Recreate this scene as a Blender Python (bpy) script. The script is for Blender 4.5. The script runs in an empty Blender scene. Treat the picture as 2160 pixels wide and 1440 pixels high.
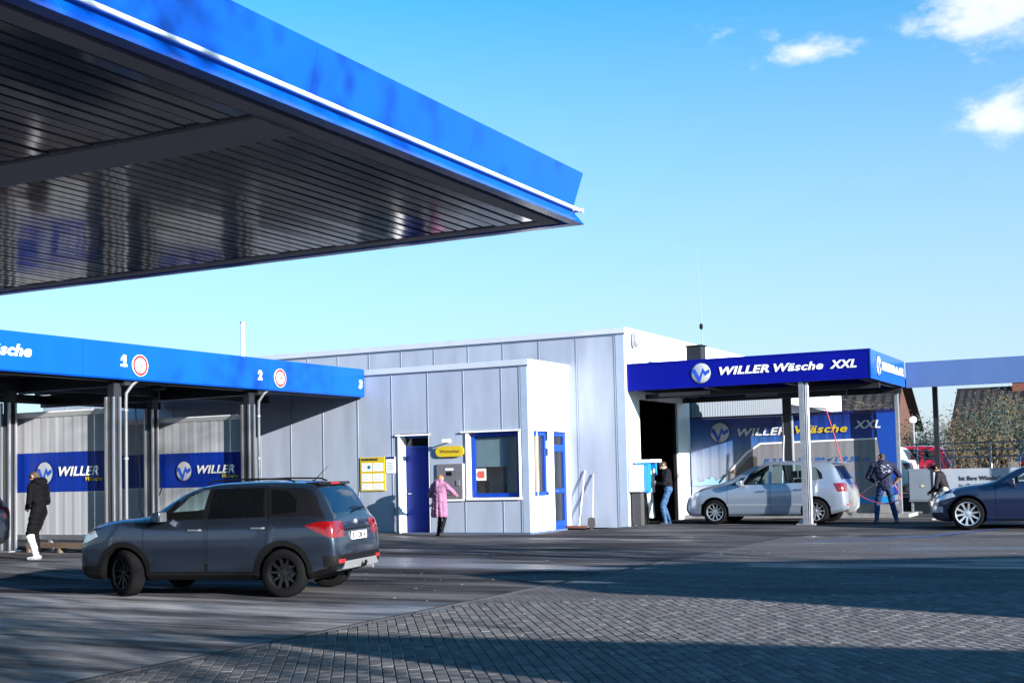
import bpy, bmesh, math, random
import numpy as np
from mathutils import Vector, Matrix
random.seed(7)
D = bpy.data
S = bpy.context.scene
COL = S.collection
R_ = math.radians

# ------------------------------------------------------------------ camera
CAM_H = 1.567
AX = 0.47615            # angle of the building axes to the view direction
CA, SA = math.cos(AX), math.sin(AX)
def W(u, v, z=0.0):     # building coordinates (u right along fronts, v depth) -> world
    return Vector((u*CA + v*SA, -u*SA + v*CA, z))
pitch, roll = 0.05736, -0.023226
cp, sp, cr, sr = math.cos(pitch), math.sin(pitch), math.cos(roll), math.sin(roll)
rt, dn, fw = Vector((1, 0, 0)), Vector((0, sp, -cp)), Vector((0, cp, sp))
right = rt*cr - dn*sr
down = rt*sr + dn*cr
cd = D.cameras.new('camera')
cd.sensor_width = 36; cd.lens = 36*2636.85/2160; cd.shift_y = (842.63-720)/2160
cd.clip_start = 0.1; cd.clip_end = 2000
cam = D.objects.new('camera', cd); COL.objects.link(cam)
M = Matrix.Identity(4)
for i in range(3):
    M[i][0] = right[i]; M[i][1] = -down[i]; M[i][2] = -fw[i]
M[2][3] = CAM_H
cam.matrix_world = M
S.camera = cam

# ------------------------------------------------------------------ light, sky, exposure
LIGHT = W(-1, 0.30, -0.259).normalized()
SUN = -LIGHT
SUN_EL = math.asin(SUN.z); SUN_ROT = math.atan2(SUN.x, SUN.y)
sd = D.lights.new('sun', 'SUN'); sd.energy = 5.0; sd.angle = R_(0.5); sd.color = (1.0, 0.95, 0.88)
so = D.objects.new('sun', sd); COL.objects.link(so)
so.rotation_euler = LIGHT.to_track_quat('-Z', 'Y').to_euler(); so.location = (20, -20, 30)
wd = D.worlds.new('World'); S.world = wd; wd.use_nodes = True
nt = wd.node_tree; N = nt.nodes; LK = nt.links; N.clear()
def wn(t, **k):
    n = N.new(t)
    for a, b in k.items(): setattr(n, a, b)
    return n
sky = wn('ShaderNodeTexSky'); sky.sky_type = 'NISHITA'; sky.sun_disc = False
sky.sun_elevation = SUN_EL; sky.sun_rotation = SUN_ROT
sky.altitude = 100; sky.air_density = 1.0; sky.dust_density = 0.8; sky.ozone_density = 1.4
tint = wn('ShaderNodeMix', data_type='RGBA', blend_type='MULTIPLY'); tint.inputs[0].default_value = 1
tint.inputs[7].default_value = (0.36, 1.17, 1.55, 1)
LK.new(sky.outputs[0], tint.inputs[6])
tc = wn('ShaderNodeTexCoord')
nz = wn('ShaderNodeTexNoise'); nz.inputs['Scale'].default_value = 26; nz.inputs['Detail'].default_value = 9; nz.inputs['Roughness'].default_value = 0.62
mp = wn('ShaderNodeMapping'); mp.inputs['Scale'].default_value = (1, 1, 1.9)
LK.new(tc.outputs['Generated'], mp.inputs[0]); LK.new(mp.outputs[0], nz.inputs['Vector'])
def math_(op, a, b=None, c=None, clamp=False):
    n = wn('ShaderNodeMath', operation=op, use_clamp=clamp)
    for i, x in enumerate((a, b, c)):
        if x is None: continue
        if isinstance(x, (int, float)): n.inputs[i].default_value = x
        else: LK.new(x, n.inputs[i])
    return n.outputs[0]
def dotv(vec):
    n = wn('ShaderNodeVectorMath', operation='DOT_PRODUCT'); LK.new(tc.outputs['Generated'], n.inputs[0]); n.inputs[1].default_value = vec
    return n.outputs['Value']
# scattered fair-weather clouds: each an elliptical region of the sky (azimuth, elevation, widths, in degrees)
CLOUDS = [(13.9, 18.1, 1.7, 0.62, .62), (12.1, 18.7, 1.1, .5, .36), (10.0, 19.15, 1.3, .6, .34), (15.9, 18.2, 1.2, .4, .34), (22.6, 19.9, 3.2, 2.4, .85), (21.8, 14.6, 1.7, 1.25, .7),
          (20.2, 14.1, 1.2, .7, .2), (16.9, 18.8, 1.0, .5, .25), (40, 24, 9, 3, .6), (70, 17, 10, 2.5, .6), (-60, 30, 9, 3, .6), (120, 25, 10, 3, .6), (-110, 18, 11, 2.5, .6), (175, 30, 10, 3, .6)]
mask = None
for az, el, wx, wy, gain in CLOUDS:
    az, el = R_(az), R_(el)
    c = Vector((math.sin(az)*math.cos(el), math.cos(az)*math.cos(el), math.sin(el)))
    rr = Vector((math.cos(az), -math.sin(az), 0)); uu = rr.cross(c); uu = uu if uu.z > 0 else -uu
    a = math_('MULTIPLY', dotv(rr), 1/R_(wx)); b = math_('SUBTRACT', math_('MULTIPLY', dotv(uu), 1/R_(wy)), 0)
    d2 = math_('ADD', math_('MULTIPLY', a, a), math_('MULTIPLY', b, b))
    g = math_('POWER', 2.718, math_('MULTIPLY', d2, -0.7))
    g = math_('MULTIPLY', g, math_('GREATER_THAN', dotv(c), 0.5))
    g = math_('MULTIPLY', g, gain)
    mask = g if mask is None else math_('MAXIMUM', mask, g)
dens = math_('ADD', mask, math_('MULTIPLY', math_('SUBTRACT', nz.outputs[0], 0.5), 1.15))
mr = wn('ShaderNodeMapRange', interpolation_type='SMOOTHSTEP'); LK.new(dens, mr.inputs[0])
mr.inputs[1].default_value = 0.24; mr.inputs[2].default_value = 0.72; mr.inputs[4].default_value = 0.85
sxyz = wn('ShaderNodeSeparateXYZ'); LK.new(tc.outputs['Generated'], sxyz.inputs[0])
hf_ = math_('MULTIPLY', math_('SUBTRACT', 0.36, math_('ABSOLUTE', sxyz.outputs['Z'])), 2.15, clamp=True)
hz = wn('ShaderNodeMix', data_type='RGBA'); LK.new(hf_, hz.inputs[0]); LK.new(tint.outputs[2], hz.inputs[6]); hz.inputs[7].default_value = (4.3, 3.9, 4.8, 1)
cm = wn('ShaderNodeMix', data_type='RGBA'); LK.new(mr.outputs[0], cm.inputs[0]); LK.new(hz.outputs[2], cm.inputs[6])
cm.inputs[7].default_value = (5.6, 5.8, 6.0, 1)
bg = wn('ShaderNodeBackground'); bg.inputs['Strength'].default_value = 0.06
LK.new(cm.outputs[2], bg.inputs[0])
wo = wn('ShaderNodeOutputWorld'); LK.new(bg.outputs[0], wo.inputs[0])
vs = S.view_settings; vs.view_transform = 'Standard'; vs.look = 'None'; vs.exposure = 1.72; vs.gamma = 1.0; vs.use_curve_mapping = False
S.render.engine = 'CYCLES'

# ------------------------------------------------------------------ helpers
def lin(h):
    if isinstance(h, str):
        h = h.lstrip('#'); c = [int(h[i:i+2], 16)/255 for i in (0, 2, 4)]
        return tuple(((x+0.055)/1.055)**2.4 if x > 0.04045 else x/12.92 for x in c)
    return tuple(h)
MATS = {}
def mat(name, col, rough=0.5, metal=0.0, spec=0.5, var=0.0, vscale=3.0, bump=0.0, bscale=40.0, coat=0.0, streak=None, dirt=None):
    """procedural principled material: base colour with noise variation, vertical streaks and fine bump"""
    if name in MATS: return MATS[name]
    m = D.materials.new(name); m.use_nodes = True; t = m.node_tree; b = t.nodes['Principled BSDF']
    c = lin(col)
    b.inputs['Base Color'].default_value = (*c, 1); b.inputs['Roughness'].default_value = rough
    b.inputs['Metallic'].default_value = metal; b.inputs['Specular IOR Level'].default_value = spec
    b.inputs['Coat Weight'].default_value = coat; b.inputs['Coat Roughness'].default_value = 0.05
    co = t.nodes.new('ShaderNodeTexCoord')
    if var:
        n = t.nodes.new('ShaderNodeTexNoise'); n.inputs['Scale'].default_value = vscale; n.inputs['Detail'].default_value = 6
        if streak:
            mpp = t.nodes.new('ShaderNodeMapping'); mpp.inputs['Scale'].default_value = streak
            t.links.new(co.outputs['Object'], mpp.inputs[0]); t.links.new(mpp.outputs[0], n.inputs['Vector'])
        else: t.links.new(co.outputs['Object'], n.inputs['Vector'])
        r = t.nodes.new('ShaderNodeValToRGB'); r.color_ramp.elements[0].position = 0.3; r.color_ramp.elements[1].position = 0.7
        lo = tuple(x*(1-var) for x in c) if dirt is None else lin(dirt)
        r.color_ramp.elements[0].color = (*lo, 1); r.color_ramp.elements[1].color = (*[min(1, x*(1+var*0.5)) for x in c], 1)
        t.links.new(n.outputs[0], r.inputs[0]); t.links.new(r.outputs[0], b.inputs['Base Color'])
        rr = t.nodes.new('ShaderNodeMapRange'); rr.inputs[3].default_value = max(0.02, rough*(1-var)); rr.inputs[4].default_value = min(1, rough*(1+var))
        t.links.new(n.outputs[0], rr.inputs[0]); t.links.new(rr.outputs[0], b.inputs['Roughness'])
    if bump:
        n2 = t.nodes.new('ShaderNodeTexNoise'); n2.inputs['Scale'].default_value = bscale; n2.inputs['Detail'].default_value = 4
        t.links.new(co.outputs['Object'], n2.inputs['Vector'])
        bp = t.nodes.new('ShaderNodeBump'); bp.inputs['Strength'].default_value = bump; bp.inputs['Distance'].default_value = 0.01
        t.links.new(n2.outputs[0], bp.inputs['Height']); t.links.new(bp.outputs[0], b.inputs['Normal'])
    MATS[name] = m
    return m
def glass(name, col, alpha, rough=0.02):
    """thin glass: part clear, part mirror"""
    if name in MATS: return MATS[name]
    m = D.materials.new(name); m.use_nodes = True; t = m.node_tree; t.nodes.clear()
    o = t.nodes.new('ShaderNodeOutputMaterial'); tr = t.nodes.new('ShaderNodeBsdfTransparent'); tr.inputs[0].default_value = (*lin(col), 1)
    p = t.nodes.new('ShaderNodeBsdfPrincipled'); p.inputs['Base Color'].default_value = (*[x*0.05 for x in lin(col)], 1)
    p.inputs['Roughness'].default_value = rough; p.inputs['Specular IOR Level'].default_value = 0.8
    lw = t.nodes.new('ShaderNodeLayerWeight'); lw.inputs[0].default_value = 0.35
    mr_ = t.nodes.new('ShaderNodeMapRange'); mr_.inputs[3].default_value = alpha; mr_.inputs[4].default_value = min(1, alpha+0.6)
    ge = t.nodes.new('ShaderNodeNewGeometry'); iv = t.nodes.new('ShaderNodeMath'); iv.operation = 'SUBTRACT'; iv.inputs[0].default_value = 1; ml = t.nodes.new('ShaderNodeMath'); ml.operation = 'MULTIPLY'
    mx = t.nodes.new('ShaderNodeMixShader')
    t.links.new(ge.outputs['Backfacing'], iv.inputs[1]); t.links.new(lw.outputs['Fresnel'], mr_.inputs[0]); t.links.new(mr_.outputs[0], ml.inputs[0]); t.links.new(iv.outputs[0], ml.inputs[1]); t.links.new(ml.outputs[0], mx.inputs[0])
    t.links.new(tr.outputs[0], mx.inputs[1]); t.links.new(p.outputs[0], mx.inputs[2]); t.links.new(mx.outputs[0], o.inputs[0])
    MATS[name] = m
    return m

class MB:
    def __init__(s): s.v = []; s.f = []; s.m = []
    def add(s, vs_, fs, m=0):
        o = len(s.v); s.v.extend([tuple(p) for p in vs_]); s.f.extend([tuple(i+o for i in f) for f in fs]); s.m.extend([m]*len(fs)); return s
    def box(s, x0, x1, y0, y1, z0, z1, m=0):
        if x0 > x1: x0, x1 = x1, x0
        if y0 > y1: y0, y1 = y1, y0
        if z0 > z1: z0, z1 = z1, z0
        return s.add([(x0,y0,z0),(x1,y0,z0),(x1,y1,z0),(x0,y1,z0),(x0,y0,z1),(x1,y0,z1),(x1,y1,z1),(x0,y1,z1)],
              [(0,3,2,1),(4,5,6,7),(0,1,5,4),(1,2,6,5),(2,3,7,6),(3,0,4,7)], m)
    def prism(s, poly, a0, a1, axis='y', m=0):
        """poly of 2d points extruded along axis: 'x' -> (y,z), 'y' -> (x,z), 'z' -> (x,y)"""
        n = len(poly)
        f = {'x': lambda p, a: (a, p[0], p[1]), 'y': lambda p, a: (p[0], a, p[1]), 'z': lambda p, a: (p[0], p[1], a)}[axis]
        ar = sum(poly[i][0]*poly[(i+1) % n][1]-poly[(i+1) % n][0]*poly[i][1] for i in range(n))
        if (ar < 0) != (axis == 'y'): poly = poly[::-1]
        if a0 > a1: a0, a1 = a1, a0
        vs_ = [f(p, a0) for p in poly]+[f(p, a1) for p in poly]
        fs = [tuple(range(n-1, -1, -1)), tuple(range(n, 2*n))]+[(i, (i+1) % n, n+(i+1) % n, n+i) for i in range(n)]
        return s.add(vs_, fs, m)
    def tube(s, pts, r, n=8, m=0, caps=True):
        pts = [Vector(p) for p in pts]; k = len(pts)
        rs = r if isinstance(r, (list, tuple)) else [r]*k
        ref = None; vs_ = []
        for i, p in enumerate(pts):
            t = (pts[min(i+1, k-1)]-pts[max(i-1, 0)]).normalized()
            if ref is None: ref = t.orthogonal().normalized()
            ref = (ref-t*ref.dot(t)); ref = ref.normalized() if ref.length > 1e-6 else t.orthogonal().normalized()
            b = t.cross(ref)
            for j in range(n):
                a = 2*math.pi*j/n; vs_.append(p+(ref*math.cos(a)+b*math.sin(a))*rs[i])
        fs = []
        for i in range(k-1):
            for j in range(n):
                fs.append((i*n+j, i*n+(j+1) % n, (i+1)*n+(j+1) % n, (i+1)*n+j))
        if caps: fs.append(tuple(range(n-1, -1, -1))); fs.append(tuple(range((k-1)*n, k*n)))
        return s.add(vs_, fs, m)
    def lathe(s, prof, c, axis='y', n=24, m=0, caps=True):
        """prof of (radius, position along axis), closed outside by caps when radius>0"""
        vs_ = []
        for r, h in prof:
            for j in range(n):
                a = 2*math.pi*j/n; p, q = r*math.cos(a), r*math.sin(a)
                vs_.append({'x': (c[0]+h, c[1]+p, c[2]+q), 'y': (c[0]+p, c[1]+h, c[2]+q), 'z': (c[0]+p, c[1]+q, c[2]+h)}[axis])
        fs = []
        k = len(prof)
        for i in range(k-1):
            for j in range(n): fs.append((i*n+j, i*n+(j+1) % n, (i+1)*n+(j+1) % n, (i+1)*n+j))
        if caps: fs.append(tuple(range(n-1, -1, -1))); fs.append(tuple(range((k-1)*n, k*n)))
        return s.add(vs_, fs, m)
    def mesh(s, name, mats, base=(0, 0, 0), smooth=False, sharp=40):
        me = D.meshes.new(name)
        me.from_pydata([(p[0]-base[0], p[1]-base[1], p[2]-base[2]) for p in s.v], [], s.f)
        for mm in (mats if isinstance(mats, (list, tuple)) else [mats]): me.materials.append(mm)
        if any(s.m): me.polygons.foreach_set('material_index', s.m)
        fix(me, smooth, sharp)
        return me
def fix(me, smooth=False, sharp=40, normals=True):
    bm = bmesh.new(); bm.from_mesh(me)
    if normals: bmesh.ops.recalc_face_normals(bm, faces=bm.faces)
    if smooth:
        for f in bm.faces: f.smooth = True
        lim = R_(sharp)
        for e in bm.edges:
            if len(e.link_faces) == 2:
                if e.calc_face_angle(0) > lim: e.smooth = False
            else: e.smooth = False
    bm.to_mesh(me); bm.free()
BASE = {}
def link(o, parent=None):
    COL.objects.link(o)
    if parent is not None: o.parent = parent
    return o
def tag(o, label=None, cat=None, group=None, kind=None):
    if label: o['label'] = label
    if cat: o['category'] = cat
    if group: o['group'] = group
    if kind: o['kind'] = kind
    return o
def thing(name, label, cat, base, group=None, rot=None):
    """an Empty at the base of a thing, turned to the building axes (or to rot)"""
    o = D.objects.new(name, None); o.empty_display_size = 0.2; link(o)
    o.location = W(*base); o.rotation_euler = (0, 0, -AX if rot is None else rot)
    BASE[o.name] = tuple(base) if rot is None else (0, 0, 0)
    return tag(o, label, cat, group)
def part(parent, name, mb, mats, smooth=False, label=None, sharp=40):
    b = BASE[parent.name]
    o = D.objects.new(name, mb.mesh(name, mats, b, smooth, sharp)); link(o, parent); BASE[o.name] = b
    if label: o['label'] = label
    return o
def solo(name, label, cat, base, mb, mats, group=None, smooth=False, kind=None):
    o = D.objects.new(name, mb.mesh(name, mats, base, smooth)); link(o)
    o.location = W(*base); o.rotation_euler = (0, 0, -AX); BASE[o.name] = tuple(base)
    return tag(o, label, cat, group, kind)
def copyobj(src, parent, loc=None, name=None):
    o = src.copy(); COL.objects.link(o); o.parent = parent
    if loc is not None: o.location = loc
    return o
def textmesh(txt, size, bold=0.0, shear=0.0, ext=0.0, align='LEFT', spacing=1.0):
    cu = D.curves.new('lettering', 'FONT'); cu.body = txt; cu.size = size; cu.offset = bold; cu.shear = shear; cu.extrude = ext
    cu.align_x = align; cu.space_character = spacing; cu.resolution_u = 3; cu.fill_mode = 'BOTH'
    ob = D.objects.new('lettering', cu); COL.objects.link(ob)
    dg = bpy.context.evaluated_depsgraph_get(); ev = ob.evaluated_get(dg); me = ev.to_mesh()
    vs_ = [tuple(v.co) for v in me.vertices]; fs = [tuple(p.vertices) for p in me.polygons]
    ev.to_mesh_clear(); D.objects.remove(ob); D.curves.remove(cu)
    return vs_, fs
def lettering(mb, txt, size, org, plane='F', width=None, bold=0.0, shear=0.25, ext=0.006, m=0, align='LEFT', spacing=1.0):
    """writes on a front plane (facing -v, reads along +u) or a side plane 'S' (facing +u, reads along +v)"""
    vs_, fs = textmesh(txt, size, bold, shear, ext, align, spacing)
    xs = [p[0] for p in vs_]; w = max(xs)-min(xs); k = 1 if width is None else width/w; x0 = min(xs) if width is not None else 0
    f = (lambda p: (org[0]+(p[0]-x0)*k, org[1]-p[2], org[2]+p[1])) if plane == 'F' else (lambda p: (org[0]+p[2], org[1]+(p[0]-x0)*k, org[2]+p[1]))
    mb.add([f(p) for p in vs_], fs, m)
def disc(mb, c, r, t, plane='F', n=32, m=0, r2=None):
    if plane == 'F': mb.lathe([(r, 0), (r2 or r, -t)], c, 'y', n, m)
    else: mb.lathe([(r, 0), (r2 or r, t)], c, 'x', n, m)
def logo(parent, c, r, plane='F', relief=0.02):
    """round grey emblem with a blue zigzag letter"""
    q = MB(); disc(q, c, r*1.10, 0.006, plane); a = part(parent, 'emblem', q, M_NAVY)
    q = MB(); cc = (c[0], c[1]-0.006, c[2]) if plane == 'F' else (c[0]+0.006, c[1], c[2]); disc(q, cc, r, relief, plane, r2=r*0.86)
    b = part(a, 'disc', q, M_SILVERPRINT, smooth=True)
    o = 0.006+relief+0.002
    pts = [(-0.90, 0.44), (-0.60, 0.42), (-0.18, -0.42), (0.22, 0.54), (0.46, 0.14), (0.92, 0.38), (0.99, 0.04), (0.45, -0.32), (0.22, 0.0), (-0.10, -0.95), (-0.30, -0.95), (-0.78, -0.06), (-0.98, -0.06)]
    q = MB(); n = len(pts); f = []
    for x, z in pts:
        x *= r*0.97; z *= r*0.97
        f.append((c[0]+x, c[1]-o, c[2]+z) if plane == 'F' else (c[0]+o, c[1]+x, c[2]+z))
    bk = [(p[0], p[1]+0.003, p[2]) if plane == 'F' else (p[0]-0.003, p[1], p[2]) for p in f]
    q.add(f+bk, [tuple(range(n))]+[(i, (i+1) % n, n+(i+1) % n, n+i) for i in range(n)]); part(a, 'letter', q, M_LOGOBLUE)
    return a

# ------------------------------------------------------------------ shared materials
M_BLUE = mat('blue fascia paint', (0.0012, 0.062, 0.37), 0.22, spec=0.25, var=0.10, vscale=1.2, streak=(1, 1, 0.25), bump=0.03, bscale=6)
M_BLUE_SHADE = mat('shade-toned blue fascia paint', (0.001, 0.004, 0.20), 0.4, spec=0.15, var=0.12, vscale=1.0)  # same blue paint with the unlit front's shade put into the colour
M_NAVY = mat('navy print', (0.004, 0.010, 0.12), 0.4)
M_LOGOBLUE = mat('logo blue', (0.01, 0.06, 0.42), 0.35)
M_SILVERPRINT = mat('silver emblem', (0.42, 0.44, 0.48), 0.35, metal=0.2, var=0.12, vscale=9)
M_WHITE = mat('white paint', (0.80, 0.81, 0.83), 0.45, var=0.05, vscale=2.0)
M_LETTER = mat('white letters', (0.72, 0.73, 0.75), 0.45)
M_PANEL = mat('shade-toned facade panel', (0.285, 0.325, 0.415), 0.5, spec=0.3, var=0.15, vscale=1.4, streak=(1.6, 1.6, 0.35), bump=0.05, bscale=3)  # front panels: dimmer grazing light put into the colour
M_PANEL_LIT = mat('sunlit-toned facade panel', (0.74, 0.75, 0.78), 0.45, var=0.06, vscale=1.4, streak=(1.6, 1.6, 0.35))  # lighter copy of the panel, toned for the sunlit sides
M_TRIM = mat('pale blue grey trim', (0.27, 0.33, 0.44), 0.4, var=0.06)
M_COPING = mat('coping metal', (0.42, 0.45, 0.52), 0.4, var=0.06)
M_GAP = mat('dark joint', (0.06, 0.09, 0.16), 0.8)
M_DARK = mat('dark painted steel', (0.012, 0.013, 0.018), 0.45, var=0.2)
M_ALU = mat('brushed aluminium', (0.45, 0.47, 0.51), 0.34, metal=0.85, var=0.12, vscale=4, streak=(3, 3, 0.5))
M_GALV = mat('galvanised steel', (0.30, 0.32, 0.36), 0.45, metal=0.6, var=0.2, vscale=8)
M_SOFFIT = mat('anthracite soffit', (0.042, 0.042, 0.056), 0.09, spec=0.8, var=0.18, vscale=1.4)
M_SOFFITB = mat('anthracite border', (0.19, 0.185, 0.215), 0.6, var=0.12, vscale=3)
M_DECK = mat('grey trapezoid deck', (0.12, 0.125, 0.14), 0.6, var=0.2, vscale=1.5)
M_BLUEFRAME = mat('blue window frame', (0.003, 0.040, 0.30), 0.4, spec=0.25)
M_BLACK = mat('black plastic', (0.005, 0.005, 0.006), 0.6, spec=0.12, bump=0.1, bscale=200)
M_RUBBER = mat('tyre rubber', (0.007, 0.007, 0.008), 0.85, spec=0.03, bump=0.15, bscale=120)
M_YELLOW = mat('yellow sign', (0.50, 0.37, 0.012), 0.5, var=0.06)
M_RED = mat('red paint', (0.55, 0.01, 0.015), 0.4)
M_INK = mat('black ink', (0.02, 0.02, 0.03), 0.6)
M_GREYINK = mat('grey ink', (0.22, 0.24, 0.28), 0.6)
M_CYAN = mat('cyan panel', (0.006, 0.17, 0.52), 0.35)
M_CONC = mat('concrete', (0.20, 0.20, 0.21), 0.8, var=0.25, vscale=5, bump=0.3, bscale=60)
M_INTERIOR = mat('dark interior', (0.010, 0.011, 0.014), 0.8)
M_PANE = glass('window glass', (0.85, 0.90, 0.92), 0.34)
M_DKGLASS = glass('dark window glass', (0.30, 0.36, 0.40), 0.35)
# ------------------------------------------------------------------ ground
def sst(a, b, x):
    t = min(1, max(0, (x-a)/(b-a))); return t*t*(3-2*t)
def gh(u, v):
    return 0.10*max(sst(27.6, 30.1, v)*sst(-13.4, -11.9, u), (1-sst(-18.2, -15.8, u))*sst(4, 9, v)*(1-sst(27.0, 27.9, v)))
us = [-400, -200, -110, -70, -50]+[-42+0.5*i for i in range(109)]+[16, 22, 32, 60, 120, 400]
vs_g = [-400, -150, -60, -25, -8]+[-2+0.5*i for i in range(85)]+[44, 52, 65, 90, 150, 400]
q = MB()
nu, nv = len(us), len(vs_g)
q.add([(u, v, gh(u, v)) for v in vs_g for u in us], [(j*nu+i, j*nu+i+1, (j+1)*nu+i+1, (j+1)*nu+i) for j in range(nv-1) for i in range(nu-1)])
def ground_mat(name, paved):
    m = D.materials.new(name); m.use_nodes = True; t = m.node_tree; b = t.nodes['Principled BSDF']
    def nd(ty, **k):
        n = t.nodes.new(ty)
        for a, c in k.items(): n.inputs[a].default_value = c
        return n
    co = t.nodes.new('ShaderNodeTexCoord')
    mp1 = nd('ShaderNodeMapping'); mp1.inputs['Scale'].default_value = (0.28, 1.4, 1); mp1.inputs['Rotation'].default_value = (0, 0, -0.1); t.links.new(co.outputs['Object'], mp1.inputs[0])
    n1 = nd('ShaderNodeTexNoise', Scale=0.8, Detail=7, Roughness=0.62); t.links.new(mp1.outputs[0], n1.inputs['Vector'])
    mp2 = nd('ShaderNodeMapping'); mp2.inputs['Scale'].default_value = (0.12, 2.4, 1); mp2.inputs['Rotation'].default_value = (0, 0, 0.16); t.links.new(co.outputs['Object'], mp2.inputs[0])
    n2 = nd('ShaderNodeTexNoise', Scale=1.3, Detail=10, Roughness=0.78, Distortion=0.6); t.links.new(mp2.outputs[0], n2.inputs['Vector'])
    n3 = nd('ShaderNodeTexNoise', Scale=90, Detail=3); t.links.new(co.outputs['Object'], n3.inputs['Vector'])
    r = t.nodes.new('ShaderNodeValToRGB'); e = r.color_ramp.elements
    cols = ([(0.40, (0.022, 0.021, 0.025, 1)), (0.49, (0.060, 0.057, 0.063, 1)), (0.60, (0.14, 0.134, 0.142, 1))] if paved is False else [(0.40, (0.045, 0.043, 0.049, 1)), (0.49, (0.145, 0.139, 0.150, 1)), (0.585, (0.34, 0.328, 0.345, 1))]) if paved is not True else [(0.3, (0.065, 0.062, 0.067, 1)), (0.5, (0.125, 0.120, 0.127, 1)), (0.7, (0.185, 0.178, 0.186, 1))]
    e[0].position, e[0].color = cols[0]; e[1].position, e[1].color = cols[2]
    x = e.new(cols[1][0]); x.color = cols[1][1]
    ad = t.nodes.new('ShaderNodeMath'); ad.operation = 'MULTIPLY_ADD'; ad.inputs[1].default_value = 0.5
    hf = t.nodes.new('ShaderNodeMath'); hf.operation = 'MULTIPLY'; hf.inputs[1].default_value = 0.5
    t.links.new(n1.outputs[0], hf.inputs[0]); t.links.new(n2.outputs[0], ad.inputs[0]); t.links.new(hf.outputs[0], ad.inputs[2])
    t.links.new(ad.outputs[0], r.inputs[0])
    colout = r.outputs[0]
    hgt = n3.outputs[0]
    if paved is True:
        mp3 = nd('ShaderNodeMapping'); mp3.inputs['Rotation'].default_value = (0, 0, -(AX+R_(7))+R_(90)); t.links.new(co.outputs['Object'], mp3.inputs[0])
        bk = nd('ShaderNodeTexBrick', Scale=1.0); bk.inputs['Brick Width'].default_value = 0.2; bk.inputs['Row Height'].default_value = 0.1
        bk.inputs['Mortar Size'].default_value = 0.006; bk.inputs['Mortar Smooth'].default_value = 0.3; bk.offset = 0.5
        bk.inputs['Color1'].default_value = (1, 1, 1, 1); bk.inputs['Color2'].default_value = (0.80, 0.80, 0.82, 1); bk.inputs['Mortar'].default_value = (0.5, 0.5, 0.52, 1)
        t.links.new(mp3.outputs[0], bk.inputs['Vector'])
        mx = t.nodes.new('ShaderNodeMix'); mx.data_type = 'RGBA'; mx.blend_type = 'MULTIPLY'; mx.inputs[0].default_value = 1
        t.links.new(colout, mx.inputs[6]); t.links.new(bk.outputs['Color'], mx.inputs[7]); colout = mx.outputs[2]
    sp_ = t.nodes.new('ShaderNodeMix'); sp_.data_type = 'RGBA'; sp_.blend_type = 'MULTIPLY'; sp_.inputs[0].default_value = 0.8
    r3 = nd('ShaderNodeMapRange'); r3.inputs[1].default_value = 0.3; r3.inputs[2].default_value = 0.75; r3.inputs[3].default_value = 0.75; r3.inputs[4].default_value = 1.25
    t.links.new(n3.outputs[0], r3.inputs[0]); t.links.new(colout, sp_.inputs[6]); t.links.new(r3.outputs[0], sp_.inputs[7])
    t.links.new(sp_.outputs[2], b.inputs['Base Color'])
    # damp patches are smoother
    nw = nd('ShaderNodeTexNoise', Scale=0.32, Detail=5, Roughness=0.6); t.links.new(mp1.outputs[0], nw.inputs['Vector'])
    rw = nd('ShaderNodeMapRange'); rw.inputs[1].default_value = 0.36; rw.inputs[2].default_value = 0.60; rw.inputs[3].default_value = 0.28; rw.inputs[4].default_value = 0.85
    t.links.new(nw.outputs[0], rw.inputs[0]); t.links.new(rw.outputs[0], b.inputs['Roughness'])
    rs2 = nd('ShaderNodeMapRange'); rs2.inputs[1].default_value = 0.36; rs2.inputs[2].default_value = 0.46; rs2.inputs[3].default_value = 0.28; rs2.inputs[4].default_value = 0.0; t.links.new(nw.outputs[0], rs2.inputs[0]); t.links.new(rs2.outputs[0], b.inputs['Specular IOR Level'])
    bp = t.nodes.new('ShaderNodeBump'); bp.inputs['Strength'].default_value = 0.5; bp.inputs['Distance'].default_value = 0.012
    t.links.new(hgt, bp.inputs['Height']); t.links.new(bp.outputs[0], b.inputs['Normal'])
    return m
M_ASPH = ground_mat('worn asphalt', False)
M_PAVE = ground_mat('concrete paving', True)
M_LANE = ground_mat('worn concrete lane', 'lane')
gnd = solo('ground', None, None, (0, 0, 0), q, M_ASPH, kind='structure')

q = MB(); lu = [-40+0.5*i for i in range(65)]+[-7.62]; lv = [-6+0.5*i for i in range(38)]+[12.75]
q.add([(u+(0.012*(v-8) if u > -7.7 else 0), v+(0.10*math.sin(u*0.9) if v > 12.6 else 0), gh(u, v)+0.004) for v in lv for u in lu], [(j*66+i, j*66+i+1, (j+1)*66+i+1, (j+1)*66+i) for j in range(38) for i in range(65)])
solo('concrete_lane', None, None, (0, 0, 0), q, M_LANE, kind='structure')
# paving of concrete blocks right of the drive lane; near blocks are real, the rest is the sheet's pattern
q = MB(); pu = [-7.55+0.5*i for i in range(50)]; pv = [2+0.5*i for i in range(51)]
q.add([(u+0.012*(v-8), v, gh(u, v)+0.004) for v in pv for u in pu], [(j*50+i, j*50+i+1, (j+1)*50+i+1, (j+1)*50+i) for j in range(50) for i in range(49)])
pave = solo('paved_area', None, None, (0, 0, 0), q, M_PAVE, kind='structure')
M_BLOCK = []
for k, c in enumerate(((0.142, 0.137, 0.144), (0.124, 0.120, 0.127), (0.162, 0.156, 0.162), (0.108, 0.105, 0.112), (0.138, 0.129, 0.131))):
    M_BLOCK.append(mat('paving block %d' % k, c, 0.72, var=0.22, vscale=9, bump=0.35, bscale=70, spec=0.0))
pd = Vector((-math.sin(R_(7)), math.cos(R_(7)), 0)); pr = Vector((pd.y, -pd.x, 0))
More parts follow.
